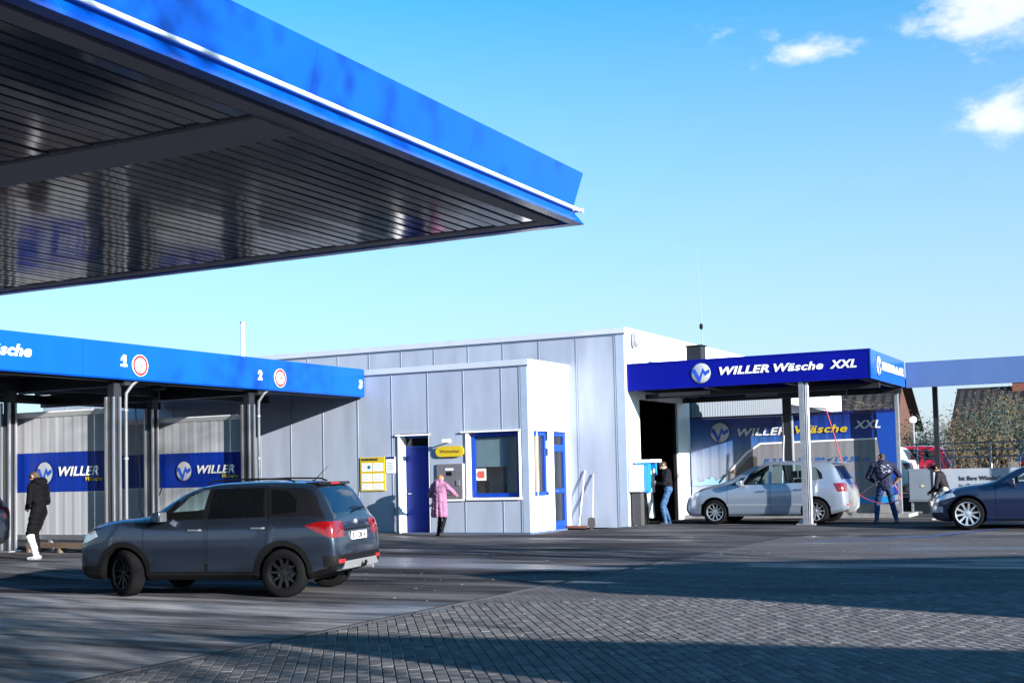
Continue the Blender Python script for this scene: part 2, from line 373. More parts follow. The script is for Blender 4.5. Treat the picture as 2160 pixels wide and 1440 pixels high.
def block(l, w, h, c=0.006):
    b = MB(); t = [(-w/2+c, -l/2+c, h), (w/2-c, -l/2+c, h), (w/2-c, l/2-c, h), (-w/2+c, l/2-c, h)]
    m_ = [(-w/2, -l/2, h-c), (w/2, -l/2, h-c), (w/2, l/2, h-c), (-w/2, l/2, h-c)]; d_ = [(x, y, 0) for x, y, z in m_]
    b.add(t+m_+d_, [(0, 1, 2, 3)]+[(4+i, 4+(i+1) % 4, (i+1) % 4, i) for i in range(4)]+[(8+i, 8+(i+1) % 4, 4+(i+1) % 4, 4+i) for i in range(4)])
    return b
cells = []
for i in range(-75, 95):
    for j in range(36, 78):
        c = pr*(i*0.1)+pd*(j*0.2+(0.1 if i % 2 else 0))
        u = c.x*CA-c.y*SA; v = c.x*SA+c.y*CA
        if u < -7.45+0.012*(v-8) or v > 24 or c.y < 8.9 or c.y > 15 or abs(c.x) > c.y*0.43+0.3 or gh(u, v) > 1e-4: continue
        cells.append((c.y, c, u, v))
cells.sort(key=lambda x: x[0])
vis = [c for c in cells if c[0] > 9.33 and abs(c[1].x) < c[0]*0.405][:300]
viss = set(id(c) for c in vis)
bms = [block(0.1955, 0.0955, 0.012).mesh('paving_block', m) for m in M_BLOCK]
rng = random.Random(3)
for c in vis:
    o = D.objects.new('paving_block', bms[rng.choice((0, 0, 1, 1, 2, 3, 4))]); link(o, pave)
    o.location = (c[2], c[3], 0.001+rng.uniform(-0.002, 0.002)); o.rotation_euler = (rng.uniform(-.01, .01), rng.uniform(-.01, .01), AX+R_(7)+rng.uniform(-.01, .01))
q = MB(); bl = block(0.1955, 0.0955, 0.012)
for c in cells:
    if id(c) in viss: continue
    a = AX+R_(7)+rng.uniform(-.01, .01); ca, sa = math.cos(a), math.sin(a); dz = rng.uniform(-0.001, 0.003)
    q.add([(c[2]+p[0]*ca-p[1]*sa, c[3]+p[0]*sa+p[1]*ca, p[2]+dz) for p in bl.v], bl.f, rng.choice((0, 0, 1, 1, 2, 3, 4)))
o = D.objects.new('paving_blocks', q.mesh('paving_blocks', M_BLOCK)); link(o, pave); o['kind'] = 'stuff'
M_CONCD = mat('dark edging', (0.05, 0.05, 0.055), 0.8, spec=0.1, var=0.3)
# edging row between lane and paving
for i in range(34):
    v = 6.2+i*0.42
    if v > 22: break
    e = MB(); e.box(-7.63+0.012*(v-8), -7.57+0.012*(v-8), v+0.006, v+0.414, 0.0, 0.012)
    o = D.objects.new('edging_stone', e.mesh('edging_stone', M_CONCD)); link(o, pave)
# faded blue bay line
q = MB(); q.add([(p[0], p[1], gh(p[0], p[1])+0.008) for p in ((-6.5, 25.3), (-4.4, 27.6), (-2.7, 30.0), (-2.58, 29.95), (-4.28, 27.52), (-6.40, 25.22))], [(0, 1, 4, 5), (1, 2, 3, 4)])
solo('blue_line', None, None, (0, 0, 0), q, mat('blue road paint', (0.03, 0.10, 0.34), 0.6, var=0.5, vscale=5), kind='structure')

# ------------------------------------------------------------------ filling station canopy, upper left
UC, VC, ZC = -5.38, 12.23, 4.2
cn = thing('filling_canopy', 'large blue flat canopy with slatted dark soffit looming at upper left', 'canopy', (-12.4, 5.6, 0))
prof = [(0, ZC), (-0.09, ZC+0.135), (-0.09, ZC+0.17), (0, ZC+0.56), (-0.35, ZC+0.56), (-0.35, ZC+0.10), (-0.14, ZC+0.02), (-0.12, ZC)]
v0 = -5.0; k = 0
edges = [VC, 9.85, 7.45, 5.05, 2.65, 0.25, -2.15, -4.55]
for a, b in zip(edges[:-1], edges[1:]):
    q = MB(); q.prism([(UC+x, z) for x, z in prof], b+0.0012, a-0.0012, 'y')
    if a == VC: q.v = [(p[0], VC+(p[0]-UC)-0.001, p[2]) if p[1] > VC-0.1 else p for p in q.v]   # mitred corner
    part(cn, 'fascia_panel', q, M_BLUE)
ue = [UC+0.001, -7.8, -10.2, -12.6, -15.0, -17.4]
for a, b in zip(ue[:-1], ue[1:]):
    q = MB(); q.prism([(VC+x, z) for x, z in prof], b+0.004, a-0.004, 'x')
    if a > UC-0.1: q.v = [(UC+(p[1]-VC)-0.001, p[1], p[2]) if p[0] > UC-0.1 else p for p in q.v]
    part(cn, 'fascia_panel', q, M_BLUE)
q = MB(); q.tube([(UC-0.035, VC+0.03, ZC+0.152), (UC-0.035, -4.5, ZC+0.152)], 0.019, 10); q.tube([(UC, VC-0.035, ZC+0.152), (-17.4, VC-0.035, ZC+0.152)], 0.019, 10)
part(cn, 'light_strip', q, mat('white strip', (0.85, 0.87, 0.9), 0.25, var=0.1, vscale=2), smooth=True)
q = MB(); q.box(-17.4, UC-0.3, -4.55, VC-0.3, ZC+0.40, ZC+0.50); part(cn, 'roof_deck', q, M_DECK)
q = MB(); q.box(-17.4, UC-0.13, -4.55, VC-0.13, ZC+0.075, ZC+0.09); part(cn, 'ceiling_plate', q, M_DARK)
q = MB(); q.box(UC-0.37, UC-0.20, -4.55, VC-0.2, ZC+0.004, ZC+0.05); q.box(-17.4, UC-0.374, VC-0.40, VC-0.20, ZC+0.004, ZC+0.05); part(cn, 'ceiling_border', q, M_SOFFITB)
q = MB(); q.box(-17.4, UC-0.374, 7.17, 7.70, ZC-0.012, ZC+0.06); part(cn, 'cross_beam', q, M_SOFFITB)
def slatmesh(l):
    b = MB(); pr_ = [(-0.068, 0.05), (-0.068, 0.008), (-0.060, 0.0), (0.060, 0.0), (0.068, 0.008), (0.068, 0.05)]
    b.prism(pr_, 0, l, 'y'); return b.mesh('ceiling_slat', M_SOFFIT)
sa_, sb_ = slatmesh(4.11), slatmesh(7.15)
bs = BASE[cn.name]
for i in range(71):
    u = UC-0.46-0.16*i
    for me, vv in ((sa_, 7.71), (sb_, 0.01)):
        if vv < 1 and u < -11: continue
        o = D.objects.new('ceiling_slat', me); link(o, cn); o.location = (u-bs[0], vv-bs[1], ZC+0.012+rng.uniform(-.0015, .0015)-bs[2]); o.rotation_euler = (rng.uniform(-.0012, .0012), rng.uniform(-.008, .008), 0)
for cu_ in (-12.4, -16.5):
    q = MB(); q.box(cu_-0.16, cu_+0.16, 5.44, 5.76, 0, ZC+0.05); q.box(cu_-0.24, cu_+0.24, 5.36, 5.84, 0, 0.06); part(cn, 'column', q, M_WHITE)

# ------------------------------------------------------------------ wash bays
UF = -18.76; ZB0, ZB1 = 3.63, 4.37
bay = thing('wash_bay_canopy', 'long blue canopy over the numbered self-service wash bays', 'canopy', (-22, 19, 0.1))
for a, b in zip([5.0, 9.0, 13.5, 17.96, 23.72, 26.32], [9.0, 13.5, 17.96, 23.72, 26.32, 27.80]):
    q = MB(); q.prism([(UF, ZB0+0.03), (UF, ZB1), (UF-0.06, ZB1+0.02), (UF-0.20, ZB1+0.02), (UF-0.20, ZB1-0.04), (UF-0.06, ZB1-0.05), (UF-0.06, ZB0), (UF-0.03, ZB0)], a+0.004, b-0.004, 'y'); part(bay, 'fascia_panel', q, M_BLUE)
q = MB(); q.box(-26.2, UF-0.07, 5.0, 27.76, ZB0+0.28, ZB0+0.36); part(bay, 'roof_deck', q, M_DECK)
q = MB()
for i in range(42): q.box(-26.1, UF-0.25, 5.3+i*0.53, 5.42+i*0.53, ZB0+0.22, ZB0+0.28)
part(bay, 'deck_rib', q, M_DECK)
for vv in (14.9, 19.28, 23.6):
    q = MB(); q.box(-26.1, UF-0.12, vv-0.09, vv+0.09, ZB0-0.10, ZB0+0.21); part(bay, 'beam', q, M_DARK)
for uu in (-19.1, -21.95, -25.9):
    q = MB(); q.box(uu-0.07, uu+0.07, 5.0, 27.7, ZB0-0.02, ZB0+0.20); part(bay, 'purlin', q, M_DARK)
for vv, uu in ((16.9, -20.4), (21.3, -21.0), (25.4, -20.6)):
    q = MB(); q.box(uu-0.06, uu+0.06, vv-0.65, vv+0.65, ZB0+0.10, ZB0+0.19); part(bay, 'strip_light', q, mat('lamp tray', (0.09, 0.095, 0.105), 0.5))
for vv, uu in ((16.2, -21.0), (21.6, -20.2)):      # swivel boom for the lance hose
    q = MB(); q.tube([(uu, vv, ZB0+0.2), (uu, vv, ZB0-0.22), (uu-1.2, vv+0.5, ZB0-0.26)], 0.022, 6); q.box(uu-0.14, uu+0.14, vv-0.1, vv+0.1, ZB0-0.02, ZB0+0.12); part(bay, 'swivel_boom', q, M_DARK)
    q = MB(); pts = [(uu-1.2, vv+0.5, ZB0-0.26), (uu-1.15, vv+0.5, 2.6), (uu-1.02, vv+0.45, 1.6), (uu-0.9, vv+0.3, 0.9), (uu-0.6, vv+0.25, 0.6)]
    q.tube(pts, 0.011, 6); part(bay, 'boom_hose', q, M_BLACK)
# lettering and signs on the long fascia
for tx, vv, wd_ in (('WILLER', 13.9, 1.32), ('Wäsche', 15.42, 1.26)):
    q = MB(); lettering(q, tx, 0.30, (UF+0.008, vv, 3.93), 'S', width=wd_, bold=0.009, ext=0.008, spacing=1.08); part(bay, 'lettering', q, M_LETTER)
for ch, vv, zz in (('1', 18.99, 3.91), ('2', 23.34, 3.87), ('3', 27.52, 3.87)):
    q = MB(); lettering(q, ch, 0.30, (UF+0.008, vv, zz), 'S', bold=0.014, shear=0.1, ext=0.008)
    if ch == '1': q.box(UF, UF+0.016, vv-0.03, vv+0.15, zz-0.01, zz+0.035); q.prism([(vv-0.02, zz+0.15), (vv+0.06, zz+0.24), (vv+0.06, zz+0.16), (vv-0.02, zz+0.10)], UF, UF+0.016, 'x')
    part(bay, 'bay_number', q, M_LETTER)
for vv in (19.5, 24.17):
    q = MB(); disc(q, (UF+0.004, vv, 3.945), 0.225, 0.02, 'S'); a = part(bay, 'height_limit_sign', q, M_WHITE)
    q = MB(); n = 36
    for i in range(n):
        t0, t1 = 2*math.pi*i/n, 2*math.pi*(i+1)/n
        q.add([(UF+0.027, vv+r*math.cos(t), 3.945+r*math.sin(t)) for t in (t0, t1) for r in (0.158, 0.212)], [(0, 1, 3, 2)])
    part(a, 'red_ring', q, M_RED)
    q = MB(); lettering(q, '2,0m', 0.13, (UF+0.028, vv-0.125, 3.90), 'S', width=0.25, bold=0.004, shear=0, ext=0.001); part(a, 'lettering', q, M_INK); q = MB()
    for s in (1, -1): q.add([(UF+0.028, vv-0.03, 3.945+s*0.15), (UF+0.028, vv+0.03, 3.945+s*0.15), (UF+0.028, vv, 3.945+s*0.10)], [(0, 1, 2)])
    part(a, 'arrow_mark', q, M_INK)
# posts: dark steel column with aluminium edge profiles
def post(uu, vv, lab, z1=ZB0-0.04, pipe=False, strips=((-0.11, -0.13), (0.10, -0.13), (0.13, 0.02))):
    t = thing('canopy_post', lab, 'post', (uu, vv, 0.1), 'posts of the wash bays')
    q = MB(); q.box(uu-0.085, uu+0.085, vv-0.105, vv+0.105, 0.1, z1); part(t, 'column', q, M_DARK)
    for du, dv in strips:
        q = MB(); q.box(uu+du-0.022, uu+du+0.022, vv+dv-0.022, vv+dv+0.022, 0.14, z1-0.3); part(t, 'edge_profile', q, M_ALU)
    q = MB(); q.box(uu-0.15, uu+0.15, vv-0.17, vv+0.17, 0.1, 0.125); part(t, 'base_plate', q, M_GALV)
    if pipe:
        q = MB(); q.tube([(UF-0.10, vv+0.42, ZB0+0.02), (UF-0.16, vv+0.32, ZB0-0.08), (uu+0.14, vv+0.19, ZB0-0.26), (uu+0.14, vv+0.18, ZB0-0.45), (uu+0.14, vv+0.18, 0.12)], 0.036, 10)
        d = part(t, 'downpipe', q, mat('grey downpipe', (0.10, 0.105, 0.12), 0.5), smooth=True)
        q = MB()
        for z in (0.7, 2.0, 3.0): q.tube([(uu+0.14, vv+0.18, z), (uu+0.14, vv+0.18, z+0.04)], 0.050, 10)
        part(d, 'pipe_clamp', q, M_GALV)
    return t
post(-19.1, 19.13, 'front wash bay post with downpipe left of the grey suv mirror', pipe=True)
post(-19.1, 23.43, 'front wash bay post with downpipe nearest to the hall wall', pipe=True)
four = ((-0.12, -0.13), (0.12, -0.13), (-0.12, 0.13), (0.14, 0.02))
post(-21.98, 18.98, 'rear wash bay post at the left picture edge beside the standing youth', strips=four)
post(-21.98, 23.28, 'rear wash bay post left of the second banner wall', strips=four)
post(-22.62, 18.9, 'rearmost dark wash bay post cut by the left picture edge', strips=four[:2])
# banner walls between the bays
def corr(mb, u0, u1, vv, z0, z1, m=0, amp=0.005, n=None, t=0.03):
    """gently waved sheet standing across the bay"""
    n = n or max(4, int(abs(u1-u0)/0.035)); a = []; b = []
    for i in range(n+1):
        u = u0+(u1-u0)*i/n; w = amp*(0.5*math.sin(u*21)+0.3*math.sin(u*47+1)+0.3*math.sin(u*9+2))
        a.append((u, vv-w-t/2)); b.append((u, vv+t/2))
    vs_ = [(u, v, z) for z in (z0, z1) for u, v in a+b]
    k = n+1; fs = []
    for i in range(n):
        fs.append((i, i+1, 2*k+i+1, 2*k+i)); fs.append((k+i+1, k+i, 3*k+i, 3*k+i+1)); fs.append((2*k+i, 2*k+i+1, 3*k+i+1, 3*k+i)); fs.append((i+1, i, k+i, k+i+1))
    fs += [(0, 2*k, 3*k, k), (n, k+n, 3*k+n, 2*k+n)]
    mb.add(vs_, fs, m)
M_SHEET = mat('white wash bay sheet', (0.34, 0.35, 0.385), 0.4, var=0.10, vscale=2, streak=(6, 1, 0.3), spec=0.5)
M_BAND = mat('blue banner band', (0.002, 0.022, 0.24), 0.4, spec=0.25, var=0.10, vscale=2, streak=(6, 1, 0.3))
for vv, lab in ((19.20, 'white bay wall with blue band and emblem behind the standing youth'), (23.50, 'white bay wall with blue band and emblem above the grey suv bonnet')):
    t = thing('banner_wall', lab, 'partition', (-21.5, vv, 0.1), 'banner walls of the wash bays')
    q = MB(); corr(q, -25.5, -19.22, vv, 2.203, 3.00); part(t, 'upper_sheet', q, M_SHEET, smooth=True)
    q = MB(); corr(q, -25.5, -19.22, vv, 0.46, 1.357); part(t, 'lower_sheet', q, M_SHEET, smooth=True)
    q = MB(); corr(q, -25.5, -19.22, vv, 1.36, 2.20); bnd = part(t, 'banner_band', q, M_BAND, smooth=True)
    q = MB(); q.prism([(vv-0.03, 2.96), (vv-0.10, 3.05), (vv-0.10, 3.075), (vv+0.10, 3.075), (vv+0.10, 3.05), (vv+0.03, 2.96)], -25.5, -19.24, 'x'); part(t, 'top_rail', q, M_WHITE)
    q = MB(); q.box(-25.5, -19.22, vv-0.05, vv+0.05, 0.36, 0.455); part(t, 'bottom_rail', q, M_ALU)
    for uu in (-19.5, -21.0, -22.5, -24.0):
        q = MB(); q.box(uu-0.04, uu+0.04, vv-0.04, vv+0.04, 0.1, 0.36); part(t, 'foot', q, M_GALV)
    logo(t, (-21.15, vv-0.032, 1.765), 0.23, relief=0.004)
    q = MB(); lettering(q, 'WILLER', 0.27, (-20.74, vv-0.034, 1.70), 'F', width=1.16, bold=0.007, ext=0.002, spacing=1.08); part(t, 'lettering', q, M_LETTER)
    q = MB(); lettering(q, 'Wäsche', 0.12, (-19.97, vv-0.034, 1.585), 'F', width=0.50, bold=0.002, ext=0.002); part(t, 'small_lettering', q, M_YELLOW)
# lance and hose on a hook of each bay wall
for k_, (uu, vv) in enumerate(((-22.9, 19.05), (-22.3, 23.35))):
    q = MB(); q.tube([(uu, vv, 2.1), (uu+0.05, vv-0.02, 1.5), (uu+0.35, vv-0.04, 0.9), (uu+0.55, vv-0.02, 1.35), (uu+0.45, vv, 1.9)], 0.014, 6)
    solo('wash_lance', ('black lance and hose hanging left of the rear post beside the first banner wall', 'black lance and hose hanging between the two posts left of the second banner wall')[k_], 'lance', (uu, vv, 0.9), q, M_BLACK, group='lances in the wash bays')
# drain rack below the first banner wall
q = MB()
for i in range(14): q.box(-21.3+i*0.13, -21.24+i*0.13, 18.86, 19.04, 0.22, 0.26)
q.box(-21.35, -19.5, 18.84, 18.88, 0.2, 0.30); q.box(-21.35, -19.5, 19.02, 19.06, 0.2, 0.30)
for u in (-21.3, -20.4, -19.55): q.box(u-.03, u+.03, 18.84, 19.06, 0.1, 0.2)
solo('mat_rack', 'low brown rack at the foot of the first banner wall', 'rack', (-20.4, 18.95, 0.1), q, mat('brown rack', (0.10, 0.07, 0.05), 0.7, var=0.3))
# ------------------------------------------------------------------ wash hall
V1, V2, U1, U2 = 27.84, 30.30, -13.92, -12.30
ZE, ZT = 4.22, 5.12
hall = thing('wash_hall', 'pale panelled wash hall with low front extension and taller hall behind', 'building', (-18, 30, 0))
seams = [-30.8, -29.75, -28.7, -27.62, -26.55, -25.48, -24.4, -23.33, -22.27, -21.21, -20.13, -18.99, -17.91, -16.80, -15.73, -14.63, -14.12]
DOOR = (-17.70, -16.83, 2.55); WIN = (-15.62, -14.20, 0.93, 2.57)
core = MB()
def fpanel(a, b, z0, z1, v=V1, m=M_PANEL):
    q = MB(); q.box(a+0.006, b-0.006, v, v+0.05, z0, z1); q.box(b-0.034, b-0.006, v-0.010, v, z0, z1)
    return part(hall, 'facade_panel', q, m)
for a, b in zip(seams[:-1], seams[1:]):
    rng_z = [(0.05, ZE)]
    if abs(a+17.91) < .01: rng_z = [(2.62, ZE)]
    if abs(a+15.73) < .01 or abs(a+14.63) < .01: rng_z = [(0.05, 0.86), (2.62, ZE)]
    for z0, z1 in rng_z: fpanel(a, b, z0, z1); core.box(a, b, V1+0.06, V1+0.12, z0, z1)
# narrow strips beside the door and the window
q = MB(); q.box(-17.898, DOOR[0], V1, V1+0.05, 0.05, 2.615); part(hall, 'facade_panel', q, M_PANEL)
q = MB(); q.box(-15.718, WIN[0], V1, V1+0.05, 0.865, 2.615); part(hall, 'facade_panel', q, M_PANEL)
q = MB(); q.box(WIN[1], -14.132, V1, V1+0.05, 0.865, 2.615); part(hall, 'facade_panel', q, M_PANEL)
q = MB(); q.box(-30.8, U1, V1-0.015, V1+0.02, 0, 0.045); q.box(U1-0.02, U1+0.012, V1+0.02, V2, 0, 0.045); part(hall, 'plinth', q, M_GAP)
core.box(-30.8, U1-0.02, V1+0.12, V1+0.14, 2.7, ZE); core.box(-16.83, -15.62, V1+0.12, V1+0.14, 0, 2.7)
part(hall, 'wall_core', core, M_GAP)
q = MB(); q.box(-14.108, U1-0.004, V1-0.010, V1+0.06, 0.05, ZE); part(hall, 'corner_trim', q, M_TRIM)
# extension side, facing the sun
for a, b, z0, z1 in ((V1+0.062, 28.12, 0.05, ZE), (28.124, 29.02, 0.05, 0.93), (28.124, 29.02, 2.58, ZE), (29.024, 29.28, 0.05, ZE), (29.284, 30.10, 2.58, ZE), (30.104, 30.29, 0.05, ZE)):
    q = MB(); q.box(U1-0.05, U1, a, b, z0, z1); part(hall, 'side_panel', q, M_PANEL_LIT)
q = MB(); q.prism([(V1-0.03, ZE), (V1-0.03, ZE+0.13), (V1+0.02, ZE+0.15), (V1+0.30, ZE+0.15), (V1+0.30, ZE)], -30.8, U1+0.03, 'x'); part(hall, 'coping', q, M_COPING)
q = MB(); q.box(-30.8, U1+0.025, V1-0.018, V1, ZE-0.035, ZE-0.004); part(hall, 'drip_edge', q, M_GAP)
q = MB(); q.box(U1-0.30, U1+0.028, V1+0.302, V2, ZE, ZE+0.148); part(hall, 'coping', q, M_WHITE)
q = MB(); q.box(-30.8, U1-0.04, V1+0.1, V2, ZE-0.06, ZE-0.01); part(hall, 'roof', q, M_DECK)
# blue front door, deep in its reveal
q = MB(); q.box(DOOR[0]-0.055, DOOR[0], V1-0.03, V1+0.32, 0, 2.55); q.box(DOOR[1], DOOR[1]+0.024, V1+0.004, V1+0.32, 0, 2.55); q.box(DOOR[0]-0.12, DOOR[1]+0.05, V1-0.05, V1+0.32, 2.56, 2.60); part(hall, 'door_reveal', q, M_WHITE)
q = MB(); q.box(DOOR[0]+0.004, DOOR[1]-0.004, V1+0.27, V1+0.31, 0.02, 2.24); dr = part(hall, 'door', q, mat('blue door paint', (0.002, 0.020, 0.22), 0.4, spec=0.2, var=0.1))
q = MB(); q.box(DOOR[0]+0.05, DOOR[1]-0.05, V1+0.275, V1+0.29, 2.30, 2.50); part(dr, 'transom_pane', q, M_DKGLASS)
q = MB(); q.box(DOOR[0]+0.004, DOOR[1]-0.004, V1+0.26, V1+0.32, 2.245, 2.295); q.box(DOOR[0]+0.004, DOOR[1]-0.004, V1+0.26, V1+0.32, 2.505, 2.555); part(dr, 'door_frame', q, M_BLUEFRAME)
q = MB(); q.tube([(DOOR[0]+0.09, V1+0.27, 1.05), (DOOR[0]+0.09, V1+0.22, 1.05), (DOOR[0]+0.20, V1+0.22, 1.05)], 0.011, 6); part(dr, 'handle', q, M_ALU)
q = MB(); q.box(DOOR[0], DOOR[1], V1+0.33, V1+0.36, 0, 2.56); part(hall, 'door_backing', q, M_INTERIOR)
# service window
def window(a, b, z0, z1, plane='F', dep=0.14, fr=0.10, M_=M_BLUEFRAME):
    """frame, pane and sill in a wall plane"""
    P = (lambda x, d, z: (x, V1+d, z)) if plane == 'F' else (lambda x, d, z: (U1-d, x, z))
    def bx(mb, x0, x1, d0, d1, zz0, zz1):
        p, r = P(x0, d0, zz0), P(x1, d1, zz1); mb.box(p[0], r[0], p[1], r[1], p[2], r[2])
    q = MB()
    for x0, x1, c, d in ((a, a+fr, z0, z1), (b-fr, b, z0, z1), (a+fr, b-fr, z0, z0+fr), (a+fr, b-fr, z1-fr, z1)): bx(q, x0, x1, dep-0.05, dep+0.03, c, d)
    w = part(hall, 'window', q, M_)
    q = MB(); bx(q, a+fr, b-fr, dep, dep+0.012, z0+fr, z1-fr); part(w, 'pane', q, M_PANE)
    return w, bx
w, bx = window(WIN[0]+0.005, WIN[1]-0.005, WIN[2]+0.004, WIN[3]-0.004)
q = MB(); bx(q, WIN[0]-0.09, WIN[0], -0.03, 0.16, WIN[2]-0.05, WIN[3]+0.01); bx(q, WIN[0]-0.09, WIN[1]+0.07, -0.05, 0.16, WIN[2]-0.062, WIN[2]-0.006); bx(q, WIN[1]+0.002, WIN[1]+0.06, -0.02, 0.16, WIN[2], WIN[3]); bx(q, WIN[0]-0.22, WIN[1]+0.06, -0.055, 0.16, WIN[3]+0.012, WIN[3]+0.045)
part(w, 'surround', q, M_WHITE)
q = MB(); bx(q, WIN[0]+0.11, WIN[1]-0.11, 0.17, 0.18, 1.70, 2.46); part(w, 'blind', q, mat('roller blind', (0.45, 0.58, 0.64), 0.7, var=0.1))
q = MB(); bx(q, WIN[0]+0.12, WIN[0]+0.40, 0.125, 0.135, 1.36, 1.66); st = part(w, 'sticker', q, M_LETTER)
q = MB(); bx(q, WIN[0]+0.18, WIN[0]+0.36, 0.121, 0.124, 1.42, 1.60); bx(q, WIN[0]+0.165, WIN[0]+0.20, 0.117, 0.120, 1.46, 1.56); part(st, 'sticker_print', q, mat('sticker red', (0.55, 0.09, 0.06), 0.5))
# room behind the service window
q = MB(); q.box(-15.7, -14.0, V1+0.62, V1+0.66, 0.4, 2.7, 0); q.box(-15.72, -15.68, V1+0.36, V1+0.62, 0.4, 2.7, 0); q.box(-15.7, -14.05, V1+0.35, V1+0.95, 0.85, 0.9, 1)
q.box(-15.2, -14.6, V1+0.4, V1+0.58, 0.9, 1.25, 1); q.tube([(-15.4, V1+0.5, 0.9), (-15.38, V1+0.5, 1.3)], 0.05, 6, 2); q.tube([(-14.5, V1+0.6, 0.9), (-14.5, V1+0.6, 1.7)], 0.02, 6, 2)
part(hall, 'office', q, [mat('office wall', (0.55, 0.46, 0.40), 0.8), mat('office desk', (0.16, 0.15, 0.14), 0.6), M_BLACK])
for i, (x, z) in enumerate(((-15.45, 1.25), (-15.36, 1.32), (-15.41, 1.38))):
    q = MB(); q.tube([(-15.4, V1+0.5, 1.15), (x, V1+0.48, z)], [0.01, 0.05], 5); part(hall, 'pot_plant_leaf', q, mat('plant leaf', (0.03, 0.09, 0.04), 0.6))
# side window and glazed side door
w, bx = window(28.135, 29.005, 0.94, 2.57, 'S')
q = MB(); bx(q, 28.24, 28.9, 0.30, 0.31, 1.70, 2.46); part(w, 'blind', q, M_WHITE)
q = MB(); bx(q, 28.12, 29.02, -0.03, 0.02, 0.905, 0.938); part(w, 'sill', q, M_WHITE)
q = MB(); q.box(U1-0.7, U1-0.35, 28.0, 29.2, 0.4, 2.7); part(hall, 'office_wall', q, MATS['office wall'])
P = lambda x, d, z: (U1-d, x, z)
q = MB()
for x0, x1, z0, z1 in ((29.30, 29.40, 0.02, 2.55), (29.97, 30.09, 0.02, 2.55), (29.40, 29.97, 0.02, 0.26), (29.40, 29.97, 0.98, 1.10), (29.40, 29.97, 2.06, 2.24), (29.40, 29.97, 2.46, 2.55)):
    q.box(U1-0.13, U1-0.05, x0, x1, z0, z1)
sdr = part(hall, 'side_door', q, M_BLUEFRAME)
for z0, z1 in ((0.26, 0.98), (1.10, 2.06), (2.24, 2.46)):
    q = MB(); q.box(U1-0.10, U1-0.09, 29.40, 29.97, z0, z1); part(sdr, 'pane', q, M_PANE)
q = MB(); q.tube([(U1-0.05, 29.36, 1.04), (U1+0.02, 29.36, 1.04), (U1+0.02, 29.48, 1.04)], 0.011, 6); part(sdr, 'handle', q, M_ALU)
q = MB(); q.box(U1-0.5, U1-0.45, 29.2, 30.2, 0, 2.6); part(hall, 'lobby_wall', q, M_WHITE)
# tall hall front
ts = [-12.55-1.1*i for i in range(19)][::-1]
for a, b in zip(ts[:-1], ts[1:]): fpanel(a, b, 0.05 if b > -14.8 else 4.30, ZT, V2)
q = MB(); q.box(-33.4, -12.5, V2+0.06, V2+0.12, 0, ZT); part(hall, 'wall_core', q, M_GAP)
q = MB(); q.box(-12.538, U2-0.004, V2-0.010, V2+0.05, 0.03, ZT); part(hall, 'corner_trim', q, M_TRIM)
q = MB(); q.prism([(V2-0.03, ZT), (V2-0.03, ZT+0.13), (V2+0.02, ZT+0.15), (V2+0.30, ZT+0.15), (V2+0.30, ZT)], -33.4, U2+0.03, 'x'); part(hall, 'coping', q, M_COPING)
q = MB(); q.box(-33.4, U2+0.02, V2-0.018, V2, ZT-0.045, ZT-0.004); part(hall, 'drip_edge', q, M_GAP)
q = MB(); q.box(-33.4, U2-0.06, V2+0.1, 52, ZT-0.06, ZT-0.01); part(hall, 'roof', q, M_DECK)
q = MB(); q.box(U2-0.30, U2+0.028, V2+0.302, 52, ZT, ZT+0.148); part(hall, 'coping', q, M_WHITE)
# side of the tall hall with the gate
G0, G1, GZ = 31.28, 34.25, 3.42
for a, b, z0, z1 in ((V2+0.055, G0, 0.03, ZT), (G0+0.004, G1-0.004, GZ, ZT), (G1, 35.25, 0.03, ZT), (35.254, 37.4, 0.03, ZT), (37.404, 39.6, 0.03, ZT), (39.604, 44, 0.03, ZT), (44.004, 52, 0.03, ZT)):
    q = MB(); q.box(U2-0.06, U2, a, b, z0, z1); part(hall, 'side_panel', q, M_PANEL_LIT)
q = MB(); q.box(U2-0.16, U2-0.062, G0-0.10, G0-0.002, 0, GZ+.1); q.box(U2-0.16, U2-0.062, G1+0.002, G1+0.10, 0, GZ+.1); q.box(U2-0.16, U2-0.062, G0, G1, GZ, GZ+0.1); part(hall, 'gate_frame', q, M_DARK)
q = MB()
for bx_ in ((-20, -19.9, 30.6, 40, 0, 4.6), (-20, -12.4, 30.5, 30.6, 0, 4.6), (-20, -12.4, 39.9, 40, 0, 4.6), (-20, -12.4, 30.6, 40, 4.5, 4.6), (-20, -12.4, 30.6, 40, 0.004, 0.02)): q.box(*bx_)
part(hall, 'hall_interior', q, M_INTERIOR)
q = MB()
for i in range(7): q.tube([(-15.6, 31.6+i*0.42, 0.3), (-15.6, 31.6+i*0.42, 2.9)], 0.17, 8)
q.box(-15.9, -15.3, 31.2, 34.8, 2.9, 3.1); part(hall, 'brush_gantry', q, mat('gantry brush', (0.02, 0.03, 0.05), 0.9))
q = MB(); q.tube([(-14.2, 31.2, 2.28), (-14.2, 34.6, 2.28)], 0.035, 8); q.tube([(-14.2, 31.2, 2.20), (-14.2, 34.6, 2.20)], 0.02, 8); part(hall, 'copper_pipe', q, mat('copper pipe', (0.34, 0.13, 0.05), 0.35, metal=0.6, var=0.4, vscale=6), smooth=True)

